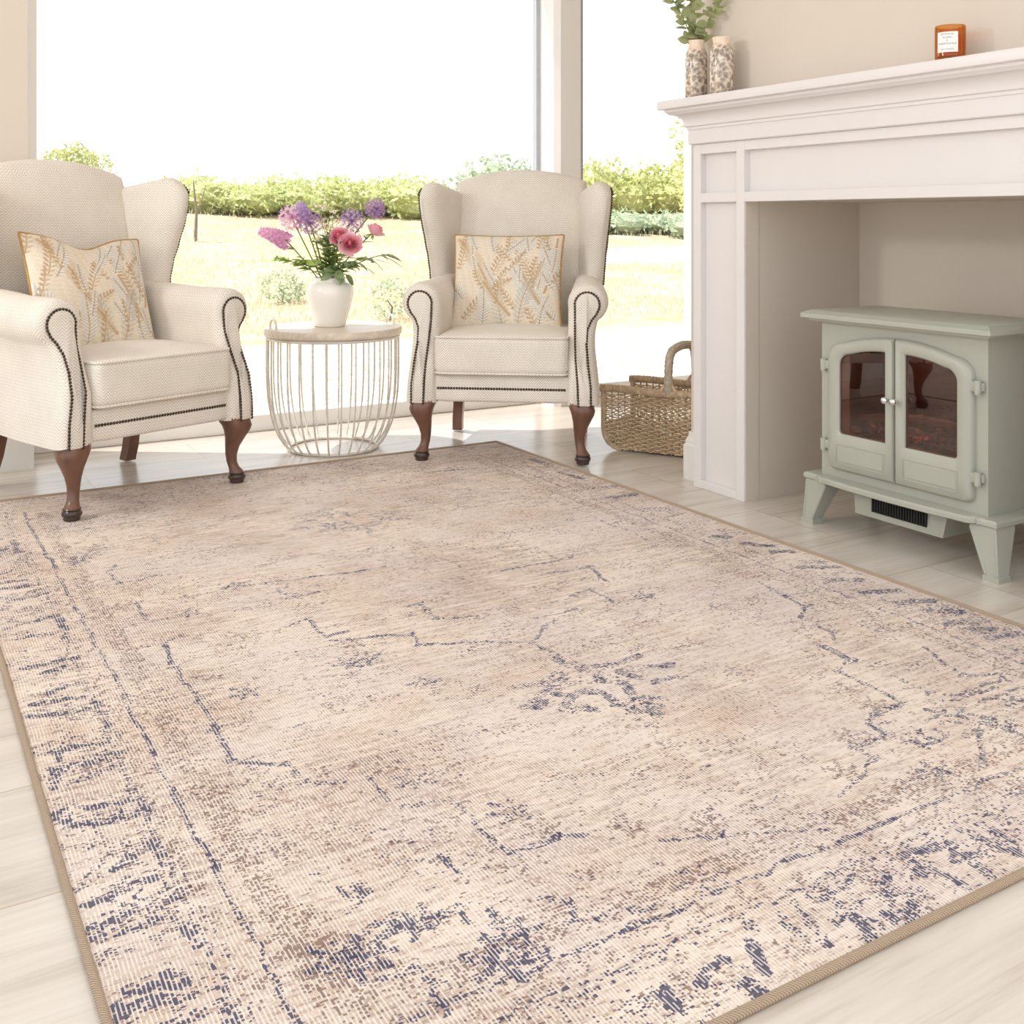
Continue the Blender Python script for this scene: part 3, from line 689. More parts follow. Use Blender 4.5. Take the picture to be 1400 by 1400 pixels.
def flower(name, label, cat, tip, d, foot, group, bow=(0,0,.02), r=.0026, mat='stem'):
    base = at(foot[0], VZ+.03, foot[1]); tip = at(*tip, d)
    o = thing(name, base, 0, label, cat, group)
    rim = at(foot[0]*2.2, VZ+.185, foot[1]*2.2)
    P = [base] + curve(rim, tip, bow)
    m = MB(); m.tube(P, r, 6); m.build('stem', M[mat], o, base); return o, base, P
def rnd(k=1): return Vector((random.gauss(0,1), random.gauss(0,1), random.gauss(0,1)))*k
def leaves(o, base, P, n, L, W, mat, i0=2, spread=.9, name='leaves', down=0):
    m = MB()
    for k in range(n):
        t = random.uniform(i0, len(P)-1.2); i = int(t); p = P[i].lerp(P[min(i+1, len(P)-1)], t-i); d = (P[min(i+1,len(P)-1)]-P[i]).normalized()
        a = random.uniform(0, 2*PI); s_ = (LAT*math.cos(a)+DEP*math.sin(a)*.8)*spread + d*.6 + Vector((0,0,-down))
        m.leaf(p, s_, d+Vector((0,0,.4))+rnd(.1), L*random.uniform(.7,1.2), W*random.uniform(.7,1.2), random.uniform(.1,.5))
    m.build(name, M[mat], o, base, ang=80)
def floret_ball(o, base, c, r, mat, n=70, squash=1.0, petal=.010):
    m = MB(); mst = MB()
    for k in range(n):
        z = 1-2*(k+.5)/n; a = k*2.39996; d = Vector((math.sqrt(1-z*z)*math.cos(a), math.sqrt(1-z*z)*math.sin(a), z*squash)); rr = r*random.uniform(.72, 1.02)
        mst.tube([c, c+d*rr*.9], .0007, 4, cap=False)
        for q in range(6):
            b = q*PI/3 + a; e = d.orthogonal().normalized(); f_ = d.cross(e); m.leaf(c+d*rr*.9, d*.55 + e*math.cos(b)+f_*math.sin(b), d, petal, petal*.36, -.2, seg=2)
    m.build('flower_head', M[mat], o, base, smooth=False); mst.build('flower_stalks', M['purple' if mat == 'purple' else 'paleorchid'], o, base, smooth=False)
def spike(o, base, P, r, mat, n=46):
    m = MB()
    for k in range(n):
        t = k/n*(len(P)-1); i = int(t); p = P[i].lerp(P[i+1], t-i); ax = (P[i+1]-P[i]).normalized(); e = ax.orthogonal().normalized(); f_ = ax.cross(e)
        a = k*2.4; d = e*math.cos(a)+f_*math.sin(a); rr = r*(1-.55*(k/n)**1.5)
        c = p+d*rr*.6
        for q in range(5):
            b = q*2*PI/5+a; g_ = d.orthogonal().normalized(); h_ = d.cross(g_); m.leaf(c, d*.5+g_*math.cos(b)+h_*math.sin(b), d, rr*.62, rr*.5, -.15, seg=3)
    m.build('flower_spike', M[mat], o, base, ang=80)
def rose_head(o, base, c, ax, R):
    ax = Vector(ax).normalized(); e = ax.orthogonal().normalized(); f_ = ax.cross(e); m = MB(); mi = MB()
    for lay, (n, rr, open_, hgt) in enumerate(((3,.26,.0,.86),(3,.40,.05,.84),(4,.54,.12,.80),(5,.70,.22,.72),(5,.86,.36,.58),(6,1.0,.6,.40))):
        for k in range(n):
            a0 = 2*PI*k/n + lay*.7; span = 2*PI/n*.68; rr = rr*random.uniform(.94,1.06); hgt = hgt + random.uniform(-.05,.05); vs = []; nu, nv = 7, 5
            for i in range(nu):
                s_ = -1+2*i/(nu-1); a = a0+s_*span
                for j in range(nv):
                    t = j/(nv-1); w = 1-.25*s_*s_*t
                    rad = R*rr*(.35+.65*math.sin(t*PI/2)**.8)*(1+open_*.25*t*t)*(1+.10*s_); z = R*(-.45+ (hgt+.45)*t*w - open_*.35*max(0,t-.7)*2*t)
                    vs.append(c + (e*math.cos(a)+f_*math.sin(a))*rad + ax*z)
            (mi if lay < 3 else m).add(vs, [(i*nv+j, (i+1)*nv+j, (i+1)*nv+j+1, i*nv+j+1) for i in range(nu-1) for j in range(nv-1)])
    mi.ell(c+ax*R*.30, (R*.20, R*.20, R*.34), 10, 8)
    fh = m.build('flower_head', M['rose'], o, base, ang=50); mi.build('inner_petals', M['rosedeep'], fh, base, ang=50)
    g = MB()
    for k in range(5):
        a = 2*PI*k/5; g.leaf(c-ax*R*.45, (e*math.cos(a)+f_*math.sin(a))-ax*.3, ax, R*.9, R*.3, .4)
    g.build('sepals', M['green'], o, base)
VIEW = -DEP
# roses
for (l, z, d, R, ax, lab) in ((.044,.802,-.055,.033,VIEW*1+Vector((0,0,.55))-LAT*.25,'pink rose left of the front pair, half hidden behind the other'),(.088,.776,-.078,.035,VIEW*1.2+Vector((0,0,.35))+LAT*.1,'pink rose lower and nearest of the front pair'),(.172,.822,-.02,.032,LAT*.5+Vector((0,0,.8))-VIEW*.1,'pink rose seen from its side at the right of the bouquet')):
    o, b, P = flower('rose', lab, 'rose', (l, z-.01), d, (.008, -.01), 'roses in the white vase')
    rose_head(o, b, P[-1], ax, R); leaves(o, b, P, 4, .05, .028, 'deep', 3, .9)
# alliums
for (l, z, d, R, lab) in ((-.070,.842,-.02,.050,'purple allium globe on the left side of the bouquet'),(.083,.850,.0,.052,'purple allium globe above the pair of pink roses'),(.170,.896,.02,.042,'small open purple allium, highest at the right of the bouquet')):
    o, b, P = flower('allium', lab, 'allium', (l, z), d, (-.01, .01), 'alliums in the white vase', r=.0032)
    floret_ball(o, b, P[-1], R, 'purple', 74)
o, b, P = flower('nerine', 'pale pink spidery flower head at the left of the bouquet', 'flower', (-.142,.862), .0, (-.015, 0), None, bow=(0,0,0)); floret_ball(o, b, P[-1], .048, 'paleorchid', 46, petal=.016)
# stocks
o, b, P = flower('stock_flower', 'pink flower spike drooping out at the far left of the bouquet', 'flower', (-.152,.772), -.03, (-.02, -.01), 'stock spikes in the white vase', bow=(0,0,.01))
q = [P[-1], at(-.185,.79,-.04), at(-.215,.803,-.05), at(-.25,.812,-.06)]; spike(o, b, q, .034, 'pink', 56); leaves(o, b, P, 13, .045, .017, 'green', 3, 1)
o, b, P = flower('stock_flower', 'lilac flower spike standing upright behind the left allium', 'flower', (-.100,.855), .02, (-.012, .01), 'stock spikes in the white vase', bow=(0,0,0))
spike(o, b, [P[-1], at(-.108,.89,.02), at(-.116,.92,.02)], .030, 'lilac', 46); leaves(o, b, P, 6, .04, .014, 'green', 3, 1)
# chamomile sprays
for (l, z, d, lab) in ((-.018,.905,.03,'tall spray of tiny white daisies at the centre top of the bouquet'),(.022,.86,.0,'spray of tiny white daisies just left of the middle allium'),(-.01,.835,-.02,'low front spray of tiny white daisies above the green leaves')):
    o, b, P = flower('daisy_spray', lab, 'daisies', (l, z-.05), d, (0, .0), 'daisy sprays in the white vase', r=.002)
    ms_ = MB()
    for k in range(13):
        e = P[-1] + LAT*random.uniform(-.05,.05) + DEP*random.uniform(-.03,.03) + Vector((0,0,random.uniform(-.02,.06)))
        ms_.tube(curve(P[-2-(k % 3)], e, (0,0,-.008), 5), .0009, 4); up = (Vector((0,0,.6))+VIEW*.6+rnd(.3)).normalized(); g_ = up.orthogonal().normalized(); h_ = up.cross(g_)
        mp_ = MB(); my = MB(); my.ell(e+up*.001, (.0034,)*3, 8, 6)
        for q in range(9): a = 2*PI*q/9; mp_.leaf(e, g_*math.cos(a)+h_*math.sin(a), up, .0090, .0040, .1, seg=2)
        dh = mp_.build('daisy_head', M['daisy'], o, b, smooth=False); my.build('flower_eye', M['yolk'], dh, b)
    ms_.build('stalks', M['stem'], o, b)
    leaves(o, b, P, 22, .028, .012, 'green', 2, 1.1)
# foliage
for (l, z, d, n, L, W, mat, lab, dn) in ((-.205,.712,-.03,26,.052,.021,'green','leafy green sprig reaching out to the left, low over the vase',0),(-.085,.70,-.05,26,.048,.02,'green','short leafy sprig over the left shoulder of the vase',.1),(.215,.725,-.02,14,.098,.026,'deep','sprig of long pointed leaves reaching out to the right',.25),(.10,.70,-.06,14,.068,.036,'deep','sprig of broad rose leaves to the right under the roses',.2),(.045,.655,-.095,5,.048,.032,'deep','sprig of round leaves hanging over the front rim of the vase',.6),(.09,.640,-.075,5,.052,.026,'deep','sprig with a leaf hanging down the right shoulder of the vase',.7),(.0,.79,-.03,46,.046,.02,'deep','dense leafy sprig filling the centre of the bouquet',0),(.03,.765,-.05,36,.05,.022,'green','bright leafy sprig in the centre under the pink roses',.1),(-.04,.78,.03,38,.05,.02,'green','leafy sprig at the back of the bouquet centre',0),(.14,.715,.02,12,.06,.024,'green','leafy sprig at the back right of the bouquet',.1)):
    o, b, P = flower('leaf_sprig', lab, 'foliage', (l, z), d, (l*.06, d*.1), 'leaf sprigs in the white vase', bow=(0,0,.03), r=.0018)
    leaves(o, b, P, n, L, W, mat, 2.0, 1, down=dn)

# ------------------------------------------------------------------ wicker log basket
BK = thing('log_basket', (2.3425, 3.299, 0), math.atan2(-.866, .5), 'open wicker log basket with arched handle between armchair and fireplace', 'basket')
BL, BW, BH = .52, .30, .222      # local: X along the long side, Y across (towards the window), Z up
R_ = .075
def rowx(z):                      # the side panels have rounded lower corners
    return R_ - math.sqrt(max(0, R_*R_ - (R_-z)**2)) if z < R_ else 0
for sy in (0, 1):
    yy = .012 if sy == 0 else BW-.012
    m = MB(); rows = 27
    for k in range(rows):
        z = .010 + k*(BH-.02)/rows; x0 = rowx(z)+.006; x1 = BL-x0; npt = 84
        ph = k % 2
        m.tube([(x0+(x1-x0)*i/(npt-1), yy + .0062*math.sin(PI*((x0+(x1-x0)*i/(npt-1))/.026) + ph*PI), z+.0016*math.sin(i*1.7+k*2.1)) for i in range(npt)], .0029, 5)
    sp = m.build('woven_side', M['wicker'], BK, ang=80)
    m = MB()
    for i in range(20):
        x = .013+i*.026; m.tube([(x, yy, max(.006, .006 if R_ < x < BL-R_ else R_-math.sqrt(max(0, R_*R_-(R_-min(x, BL-x))**2)))), (x, yy, BH)], .0030, 5)
    m.build('stakes', M['wickerdark'], sp)
    P = [(0, yy, BH)] + [(R_-R_*math.cos(a), yy, R_-R_*math.sin(a)) for a in [PI/2*i/6 for i in range(7)]]
    P += [(BL-R_+R_*math.sin(a), yy, R_-R_*math.cos(a)) for a in [PI/2*i/6 for i in range(7)]] + [(BL, yy, BH)]
    P = [(x+.006 if x < BL/2 else x-.006, y, z+.006) if z < .2 else (x+.006 if x < BL/2 else x-.006, y, z) for x, y, z in P]
    m = MB(); m.tube(P[:8], [.0115]*5+[.010,.008,.006], 8); m.build('edge_binding', M['wickerdark'], BK)
    m = MB(); m.tube(P[8:], [.006,.008,.010]+[.0115]*(len(P)-11), 8); m.build('edge_binding', M['wickerdark'], BK)
    # wrapped rim
    m = MB(); npt = 120
    m.tube([(-.006+(BL+.012)*i/(npt-1), yy, BH+.004+.003*math.sin(i*.09)) for i in range(npt)], [.0145*(1+.09*math.sin(i*2.1)+random.uniform(-.04,.04)) for i in range(npt)], 10); m.build('wrapped_rim', M['wickerdark'], BK)
# floor of the basket curling up at the open ends
m = MB(); path = [(R_-R_*math.cos(a), R_-R_*math.sin(a)) for a in [PI/2*(i/8) for i in range(9)]]
path += [(R_+(BL-2*R_)*i/22, 0) for i in range(1, 22)] + [(BL-R_+R_*math.sin(a), R_-R_*math.cos(a)) for a in [PI/2*(i/8) for i in range(9)]]
for k, (x, z) in enumerate(path):
    for h in (0, .5):
        if k+1 >= len(path) and h: continue
        x_, z_ = (x, z) if not h else ((x+path[k+1][0])/2, (z+path[k+1][1])/2)
        m.tube([(x_, .014+(BW-.028)*i/24, z_+.013+.0035*math.sin(PI*i/2+(PI if h else 0))) for i in range(25)], .0042, 5)
m.build('woven_base', M['wicker'], BK, ang=80)
hx = .262; P = [(hx, .012, BH+.004), (hx, .008, .27), (hx, .012, .325), (hx, .022, .357), (hx, .045, .376), (hx, .075, .383), (hx, BW/2, .388), (hx, BW-.075, .383), (hx, BW-.045, .376), (hx, BW-.022, .357), (hx, BW-.012, .325), (hx, BW-.008, .27), (hx, BW-.012, BH+.004)]
Q = []
for a, b in zip(P, P[1:]):
    for k in range(7): Q.append(Vector(a).lerp(Vector(b), k/7))
Q.append(Vector(P[-1])); m = MB(); m.tube(Q, [.0158*(1+.05*math.sin(i*2.3)) for i in range(len(Q))], 10); h = m.build('handle', M['wickergrey'], BK)
m = MB()
for yy in (.012, BW-.012):
    for s_ in (-1, 1):
        for k in range(3): m.tube([(hx, yy, BH+.055), (hx+s_*.016, yy-.003, BH+.032), (hx+s_*(.03+.005*k), yy-.002, BH+.006-k*.003)], .005, 6)
m.build('handle_lashing', M['wicker'], h)

# ------------------------------------------------------------------ mantel ornaments
mt, nt, p = base_mat('mottled_vase_glaze')
tc = N(nt, 'ShaderNodeTexCoord'); no = N(nt, 'ShaderNodeTexNoise', Scale=85.0, Detail=5.0, Roughness=.68); nt.links.new(tc.outputs['Object'], no.inputs['Vector'])
vo = N(nt, 'ShaderNodeTexVoronoi', Scale=70.0); nt.links.new(tc.outputs['Object'], vo.inputs['Vector'])
sz = N(nt, 'ShaderNodeSeparateXYZ'); nt.links.new(tc.outputs['Object'], sz.inputs[0])
fz = math_(nt, 'ADD', math_(nt, 'MULTIPLY', no.outputs['Fac'], .7), math_(nt, 'MULTIPLY', vo.outputs['Distance'], .35))
r = ramp(nt, fz, [(.42, lin((140,126,114))), (.53, lin((184,168,152))), (.62, lin((230,214,196)))])
nk = ramp(nt, math_(nt, 'MULTIPLY', sz.outputs[2], 5.0), [(.74, (0,0,0,1)), (.82, (1,1,1,1))])
nt.links.new(mixc(nt, nk.outputs[0], r.outputs[0], lin((232,208,184))), p.inputs['Base Color']); p.inputs['Roughness'].default_value = .12; p.inputs['Coat Weight'].default_value = .5
M['mottle'] = mt
def bottle(loc, r, h, lab):
    m = MB(); k = r/.036
    m.lathe([(0,0),(.033*k,0),(.036*k,.004),(.036*k,h*.70),(.034*k,h*.78),(.028*k,h*.865),(.0255*k,h*.905),(.0255*k,h*.93),(.0285*k,h*.985),(.0285*k,h),(.0255*k,h),(.022*k,h*.93),(.022*k,h*.8),(0,h*.5)], n=36, cap=False)
    o = m.build('bottle_vase', M['mottle'], ang=60); o.location = loc; tag(o, lab, 'vase', 'mottled bottle vases on the mantel'); return o
MZ = 1.235
bottle((2.262, 2.665, MZ), .0355, .187, 'mottled beige bottle vase holding eucalyptus at the mantel end')
bottle((2.264, 2.548, MZ), .037, .180, 'mottled beige bottle vase standing empty beside the eucalyptus one')
EB = Vector((2.262, 2.665, MZ))
euc = [((-.095,.0,.33),12,'eucalyptus stem leaning left out over the mantel end'), ((-.01,.02,.33),14,'upright middle eucalyptus stem in the mottled vase'), ((.085,-.02,.32),11,'eucalyptus stem leaning right over the empty vase')]
for (e, n, lab) in euc:
    base = EB + Vector((0,0,.03)); tip = EB + LAT*e[0] + Vector((0, 0, e[2])) + DEP*(e[1]-.03); neck = EB+Vector((0,0,.185))+LAT*e[0]*.12
    o = thing('eucalyptus_stem', base, 0, lab, 'foliage', 'eucalyptus stems in the mottled vase'); P = [base]+curve(neck, tip, (0,0,.035), 10)
    m = MB(); m.tube(P, .0017, 6); m.build('stem', M['stem'], o, base); m = MB()
    for k in range(n):
        t = 1.2+(len(P)-2.2)*k/(n-1); i = int(t); pt = P[i].lerp(P[min(i+1,len(P)-1)], t-i); a = k*1.9
        for s_ in (-1, 1):
            d = LAT*s_*math.cos(a*.6)+DEP*s_*math.sin(a)*.7+Vector((0,0,.25))+rnd(.25); sz_ = random.uniform(.030,.040)*(1 if k > 2 else 1.25)
            m.leaf(pt, d, VIEW*.7+Vector((0,0,.6))+rnd(.3), sz_, sz_*.82, random.uniform(-.1,.25), .05, 6)
    m.build('leaves', M['euca'], o, base, ang=80)
# candle
M['amber'] = glassmat('amber_glass', (.92,.62,.28,1), .03, .03)
M['wax'] = pm('candle_wax', (214,160,112), .5, var=.05, scale=10)
CN = thing('candle_jar', (2.262, 1.724, MZ), 0, 'amber glass candle jar with white paper label on the mantel shelf', 'candle')
m = MB(); m.lathe([(0,0),(.032,0),(.0352,.004),(.0356,.010),(.0356,.086),(.0346,.088),(.0334,.086),(.0334,.014),(0,.012)], n=44, cap=False); m.build('jar', M['amber'], CN, ang=60)
m = MB(); m.lathe([(0,.0135),(.0330,.0135),(.0330,.062),(.031,.060),(0,.060)], n=36, cap=False); m.build('wax', M['wax'], CN, ang=50)
def lbl(a0, a1, z0, z1, r=.0359, n=14):
    return [[(r*math.cos(a0+(a1-a0)*i/n), r*math.sin(a0+(a1-a0)*i/n), z) for z in (z0, z1)] for i in range(n+1)]
ca = math.atan2(-1.724, -2.262) - .20
def sheet(m, a0, a1, z0, z1, r0, r1):
    secs = []
    for i in range(13):
        a = a0+(a1-a0)*i/12; c_, s_ = math.cos(a), math.sin(a); secs.append([(r0*c_, r0*s_, z0), (r1*c_, r1*s_, z0), (r1*c_, r1*s_, z1), (r0*c_, r0*s_, z1)])
    m.loft(secs)
m = MB(); sheet(m, ca-.70, ca+.70, .021, .070, .0357, .0361); lb = m.build('paper_label', M['label'], CN, ang=40)
# label lettering: small printed letters on the curved label
def arc_text(txt, z, size, parent, org_ang, mat):
    cu = bpy.data.curves.new('label_text', 'FONT'); cu.body = txt; cu.size = size; cu.align_x = 'CENTER'; cu.extrude = .00008
    o = bpy.data.objects.new('label_text', cu); COL.objects.link(o)
    dg = bpy.context.evaluated_depsgraph_get(); me = bpy.data.meshes.new_from_object(o.evaluated_get(dg)); bpy.data.objects.remove(o)
    r = .0363
    for v in me.vertices:
        a = org_ang + v.co.x/r; v.co = ((r+v.co.z)*math.cos(a), (r+v.co.z)*math.sin(a), z+v.co.y)
    me.materials.clear(); me.materials.append(mat); t = bpy.data.objects.new('label_text', me); COL.objects.link(t); t.parent = parent; return t
for txt, z, s_ in (('BOTANICAL', .0625, .0056), ('FLORAL', .0545, .0062), ('&', .0475, .0060), ('HONEYSUCKLE', .0395, .0062), ('SOY CANDLE', .0265, .0050)):
    arc_text(txt, z, s_, lb, ca, M['ink'])

# ------------------------------------------------------------------ rug
RX0, RX1, RY0, RY1 = .218, 2.062, .870, 3.592
RW, RL, RZ = RX1-RX0, RY1-RY0, .0065
BARS= [[(0.119,1.619),(0.027,1.588)],[(0.103,1.518),(0.023,1.525)],[(0.13,1.622),(0.121,1.468)],[(0.125,1.366),(0.031,1.358)],[(0.103,1.329),(0.061,1.32)],[(0.098,1.906),(0.046,1.916)],[(0.095,1.855),(0.041,1.866)],[(0.098,2.007),(0.053,1.988)],[(0.124,1.777),(0.052,1.761)],[(0.113,2.261),(0.11,2.144)],[(0.092,2.206),(0.07,2.168)],[(0.112,1.236),(0.054,1.219)],[(0.104,1.174),(0.027,1.187)],[(0.104,1.118),(0.018,1.134)],[(0.127,1.14),(0.124,1.016)],[(0.108,0.973),(0.018,0.997)],[(0.038,0.994),(0.039,0.955)],[(0.124,0.929),(0.091,0.919),(0.025,0.925)],[(0.104,0.883),(0.052,0.869)],[(0.029,0.923),(0.021,0.865)],[(0.123,0.814),(0.123,0.726)],[(0.104,0.774),(0.048,0.783)],[(0.124,0.725),(0.031,0.742)],[(0.017,0.789),(0.021,0.747)],[(0.1,0.557),(0.062,0.563),(0.016,0.548)],[(0.116,0.646),(0.116,0.584)],[(0.12,0.517),(0.097,0.503)],[(0.097,0.503),(0.057,0.503),(0.017,0.501)],[(0.017,0.501),(0.015,0.478)],[(0.087,0.474),(0.053,0.477),(0.015,0.478)],[(0.103,0.45),(0.112,0.404)],[(0.083,0.641),(0.063,0.608)],[(0.091,0.341),(0.06,0.354),(0.032,0.364)],[(0.088,0.324),(0.045,0.336),(0.01,0.334)],[(0.012,0.346),(0.01,0.33)],[(0.114,0.32),(0.111,0.259)],[(0.088,0.286),(0.049,0.295)],[(0.07,0.371),(0.086,0.346)],[(0.908,0.094),(0.886,0.059)],[(0.966,0.103),(1.022,0.094)],[(0.964,0.101),(0.952,0.071)],[(1.039,0.091),(1.024,0.058)],[(1.078,0.104),(1.083,0.079),(1.102,0.026)],[(1.119,0.095),(1.111,0.041)],[(0.973,0.065),(0.979,0.022)],[(1.029,0.038),(1.024,0.015)],[(0.888,0.025),(0.865,0.006)],[(1.017,0.059),(1.061,0.057)],[(0.811,0.05),(0.794,0.007)],[(1.157,0.112),(1.153,0.09)],[(0.846,0.029),(0.844,0.016)],[(0.616,0.029),(0.62,-0.012)],[(0.62,0.075),(0.578,0.058)],[(0.67,0.075),(0.649,0.029)],[(0.529,0.074),(0.528,0.036)],[(1.752,1.259),(1.794,1.207)],[(1.768,1.171),(1.803,1.15)],[(1.733,1.046),(1.81,1.0)],[(1.731,0.935),(1.783,0.904)],[(1.723,0.836),(1.804,0.808)],[(1.735,0.751),(1.808,0.727)],[(1.749,0.687),(1.807,0.652)],[(1.723,0.614),(1.81,0.597)],[(1.734,0.524),(1.801,0.517)],[(1.739,0.57),(1.781,0.546)],[(1.735,1.351),(1.751,1.327)],[(1.799,2.385),(1.802,2.287)],[(1.777,2.167),(1.788,2.074)],[(1.752,1.934),(1.822,1.932)],[(1.728,1.817),(1.815,1.814)]]
LINES= [[(0.277,1.865),(0.285,1.762),(0.371,1.778)],[(0.289,1.62),(0.289,1.482),(0.353,1.478)],[(0.288,1.349),(0.281,1.221),(0.281,1.053),(0.279,0.93),(0.273,0.808),(0.299,0.78),(0.343,0.754),(0.348,0.687),(0.397,0.663)],[(0.277,1.865),(0.306,1.912)],[(0.288,1.349),(0.333,1.372)],[(0.498,1.612),(0.658,1.583),(0.816,1.564),(0.872,1.57)],[(0.589,1.53),(0.594,1.476),(0.681,1.475)],[(0.508,1.309),(0.583,1.327),(0.576,1.214),(0.63,1.223)],[(0.579,1.194),(0.738,1.14),(0.726,1.076),(0.808,1.045),(0.927,0.979),(1.031,1.061)],[(0.796,1.287),(0.829,1.289),(0.816,1.189),(0.885,1.163)],[(1.095,1.392),(1.298,1.391)],[(0.925,0.976),(0.935,0.821)],[(0.435,0.658),(0.435,0.581)],[(0.436,0.555),(0.512,0.54),(0.52,0.374),(0.588,0.376),(0.627,0.365)],[(0.314,0.241),(0.311,0.157)],[(0.314,0.24),(0.312,0.157)],[(0.276,0.241),(0.314,0.24)],[(0.313,0.317),(0.401,0.308),(0.4,0.277)],[(0.239,0.297),(0.301,0.305),(0.356,0.306)],[(0.276,0.317),(0.309,0.328)],[(0.299,0.423),(0.3,0.395)],[(0.316,0.416),(0.317,0.39),(0.285,0.368)],[(1.404,0.674),(1.403,0.587),(1.343,0.564),(1.34,0.412),(1.23,0.396)],[(1.22,0.389),(1.215,0.347),(1.143,0.344),(1.14,0.301),(1.096,0.281),(1.007,0.254)],[(1.415,0.665),(1.409,0.585),(1.343,0.566),(1.338,0.412),(1.266,0.41),(1.22,0.389)],[(1.414,0.495),(1.411,0.416),(1.457,0.379),(1.579,0.392),(1.579,0.37)],[(1.411,0.381),(1.445,0.37),(1.532,0.37)],[(1.423,0.357),(1.386,0.33),(1.381,0.294),(1.329,0.28)],[(1.367,0.287),(1.26,0.196)],[(1.448,0.343),(1.584,0.348)],[(1.403,0.328),(1.422,0.285)],[(1.39,0.297),(1.406,0.227)],[(1.304,0.317),(1.303,0.295),(1.239,0.29)],[(1.576,0.559),(1.529,0.436),(1.608,0.39)],[(1.473,0.755),(1.485,0.702),(1.452,0.676)],[(0.715,0.291),(0.795,0.266),(0.925,0.199)],[(0.292,0.332),(0.4,0.309),(0.402,0.279)],[(0.438,0.286),(0.44,0.239),(0.432,0.19)],[(0.482,0.284),(0.529,0.25),(0.52,0.214),(0.629,0.184)],[(0.38,0.427),(0.438,0.42),(0.443,0.37)],[(0.44,0.186),(0.453,0.184),(0.451,0.233)],[(1.388,2.403),(1.562,2.375)],[(1.565,1.012),(1.544,0.845),(1.477,0.794)],[(1.409,0.686),(1.402,0.585)],[(1.154,1.321),(1.295,1.306),(1.271,1.197)],[(0.992,1.082),(1.103,1.088)],[(1.139,1.163),(1.204,1.174),(1.205,1.084)]]
ROSE= [[(0.778,0.815),(0.837,0.803),(0.89,0.827)],[(0.952,0.82),(1.002,0.803),(1.068,0.816)],[(1.051,0.765),(1.092,0.75)],[(0.995,0.773),(1.006,0.735)],[(0.966,0.734),(0.956,0.687)],[(1.009,0.701),(1.061,0.702)],[(0.945,0.664),(0.98,0.65)],[(0.934,0.627),(0.938,0.597)],[(0.948,0.64),(0.964,0.617)],[(0.899,0.662),(0.919,0.657),(0.913,0.626)],[(0.823,0.68),(0.855,0.688),(0.854,0.668)],[(0.811,0.773),(0.893,0.81)],[(0.757,0.743),(0.802,0.738)],[(0.793,0.754),(0.781,0.725)],[(0.84,0.756),(0.862,0.728),(0.815,0.698)],[(0.885,0.737),(0.912,0.713),(0.909,0.671)],[(0.936,0.776),(0.943,0.756)],[(0.926,0.899),(0.913,0.83)],[(0.938,0.857),(0.941,0.814)]]
FLN= [(0.374,1.496),(0.358,1.045),(0.262,2.04),(0.236,2.0),(0.885,1.97),(1.28,1.075),(0.655,0.919),(0.51,1.617),(0.285,0.294),(0.407,0.206),(0.571,0.468),(0.49,0.618),(0.703,0.202),(0.576,1.07),(0.612,1.068),(1.498,2.413),(1.257,0.308),(1.354,0.341),(1.512,0.313),(1.415,0.274),(1.183,0.229)]
FLB= [(0.583,0.402),(0.693,0.351),(0.787,0.289),(1.286,0.434),(1.164,0.372),(1.068,0.3),(1.478,0.93),(1.487,1.061),(1.445,0.763),(1.366,0.637),(1.291,0.503),(0.286,2.09),(0.265,1.496),(0.249,1.606),(0.61,1.154)]

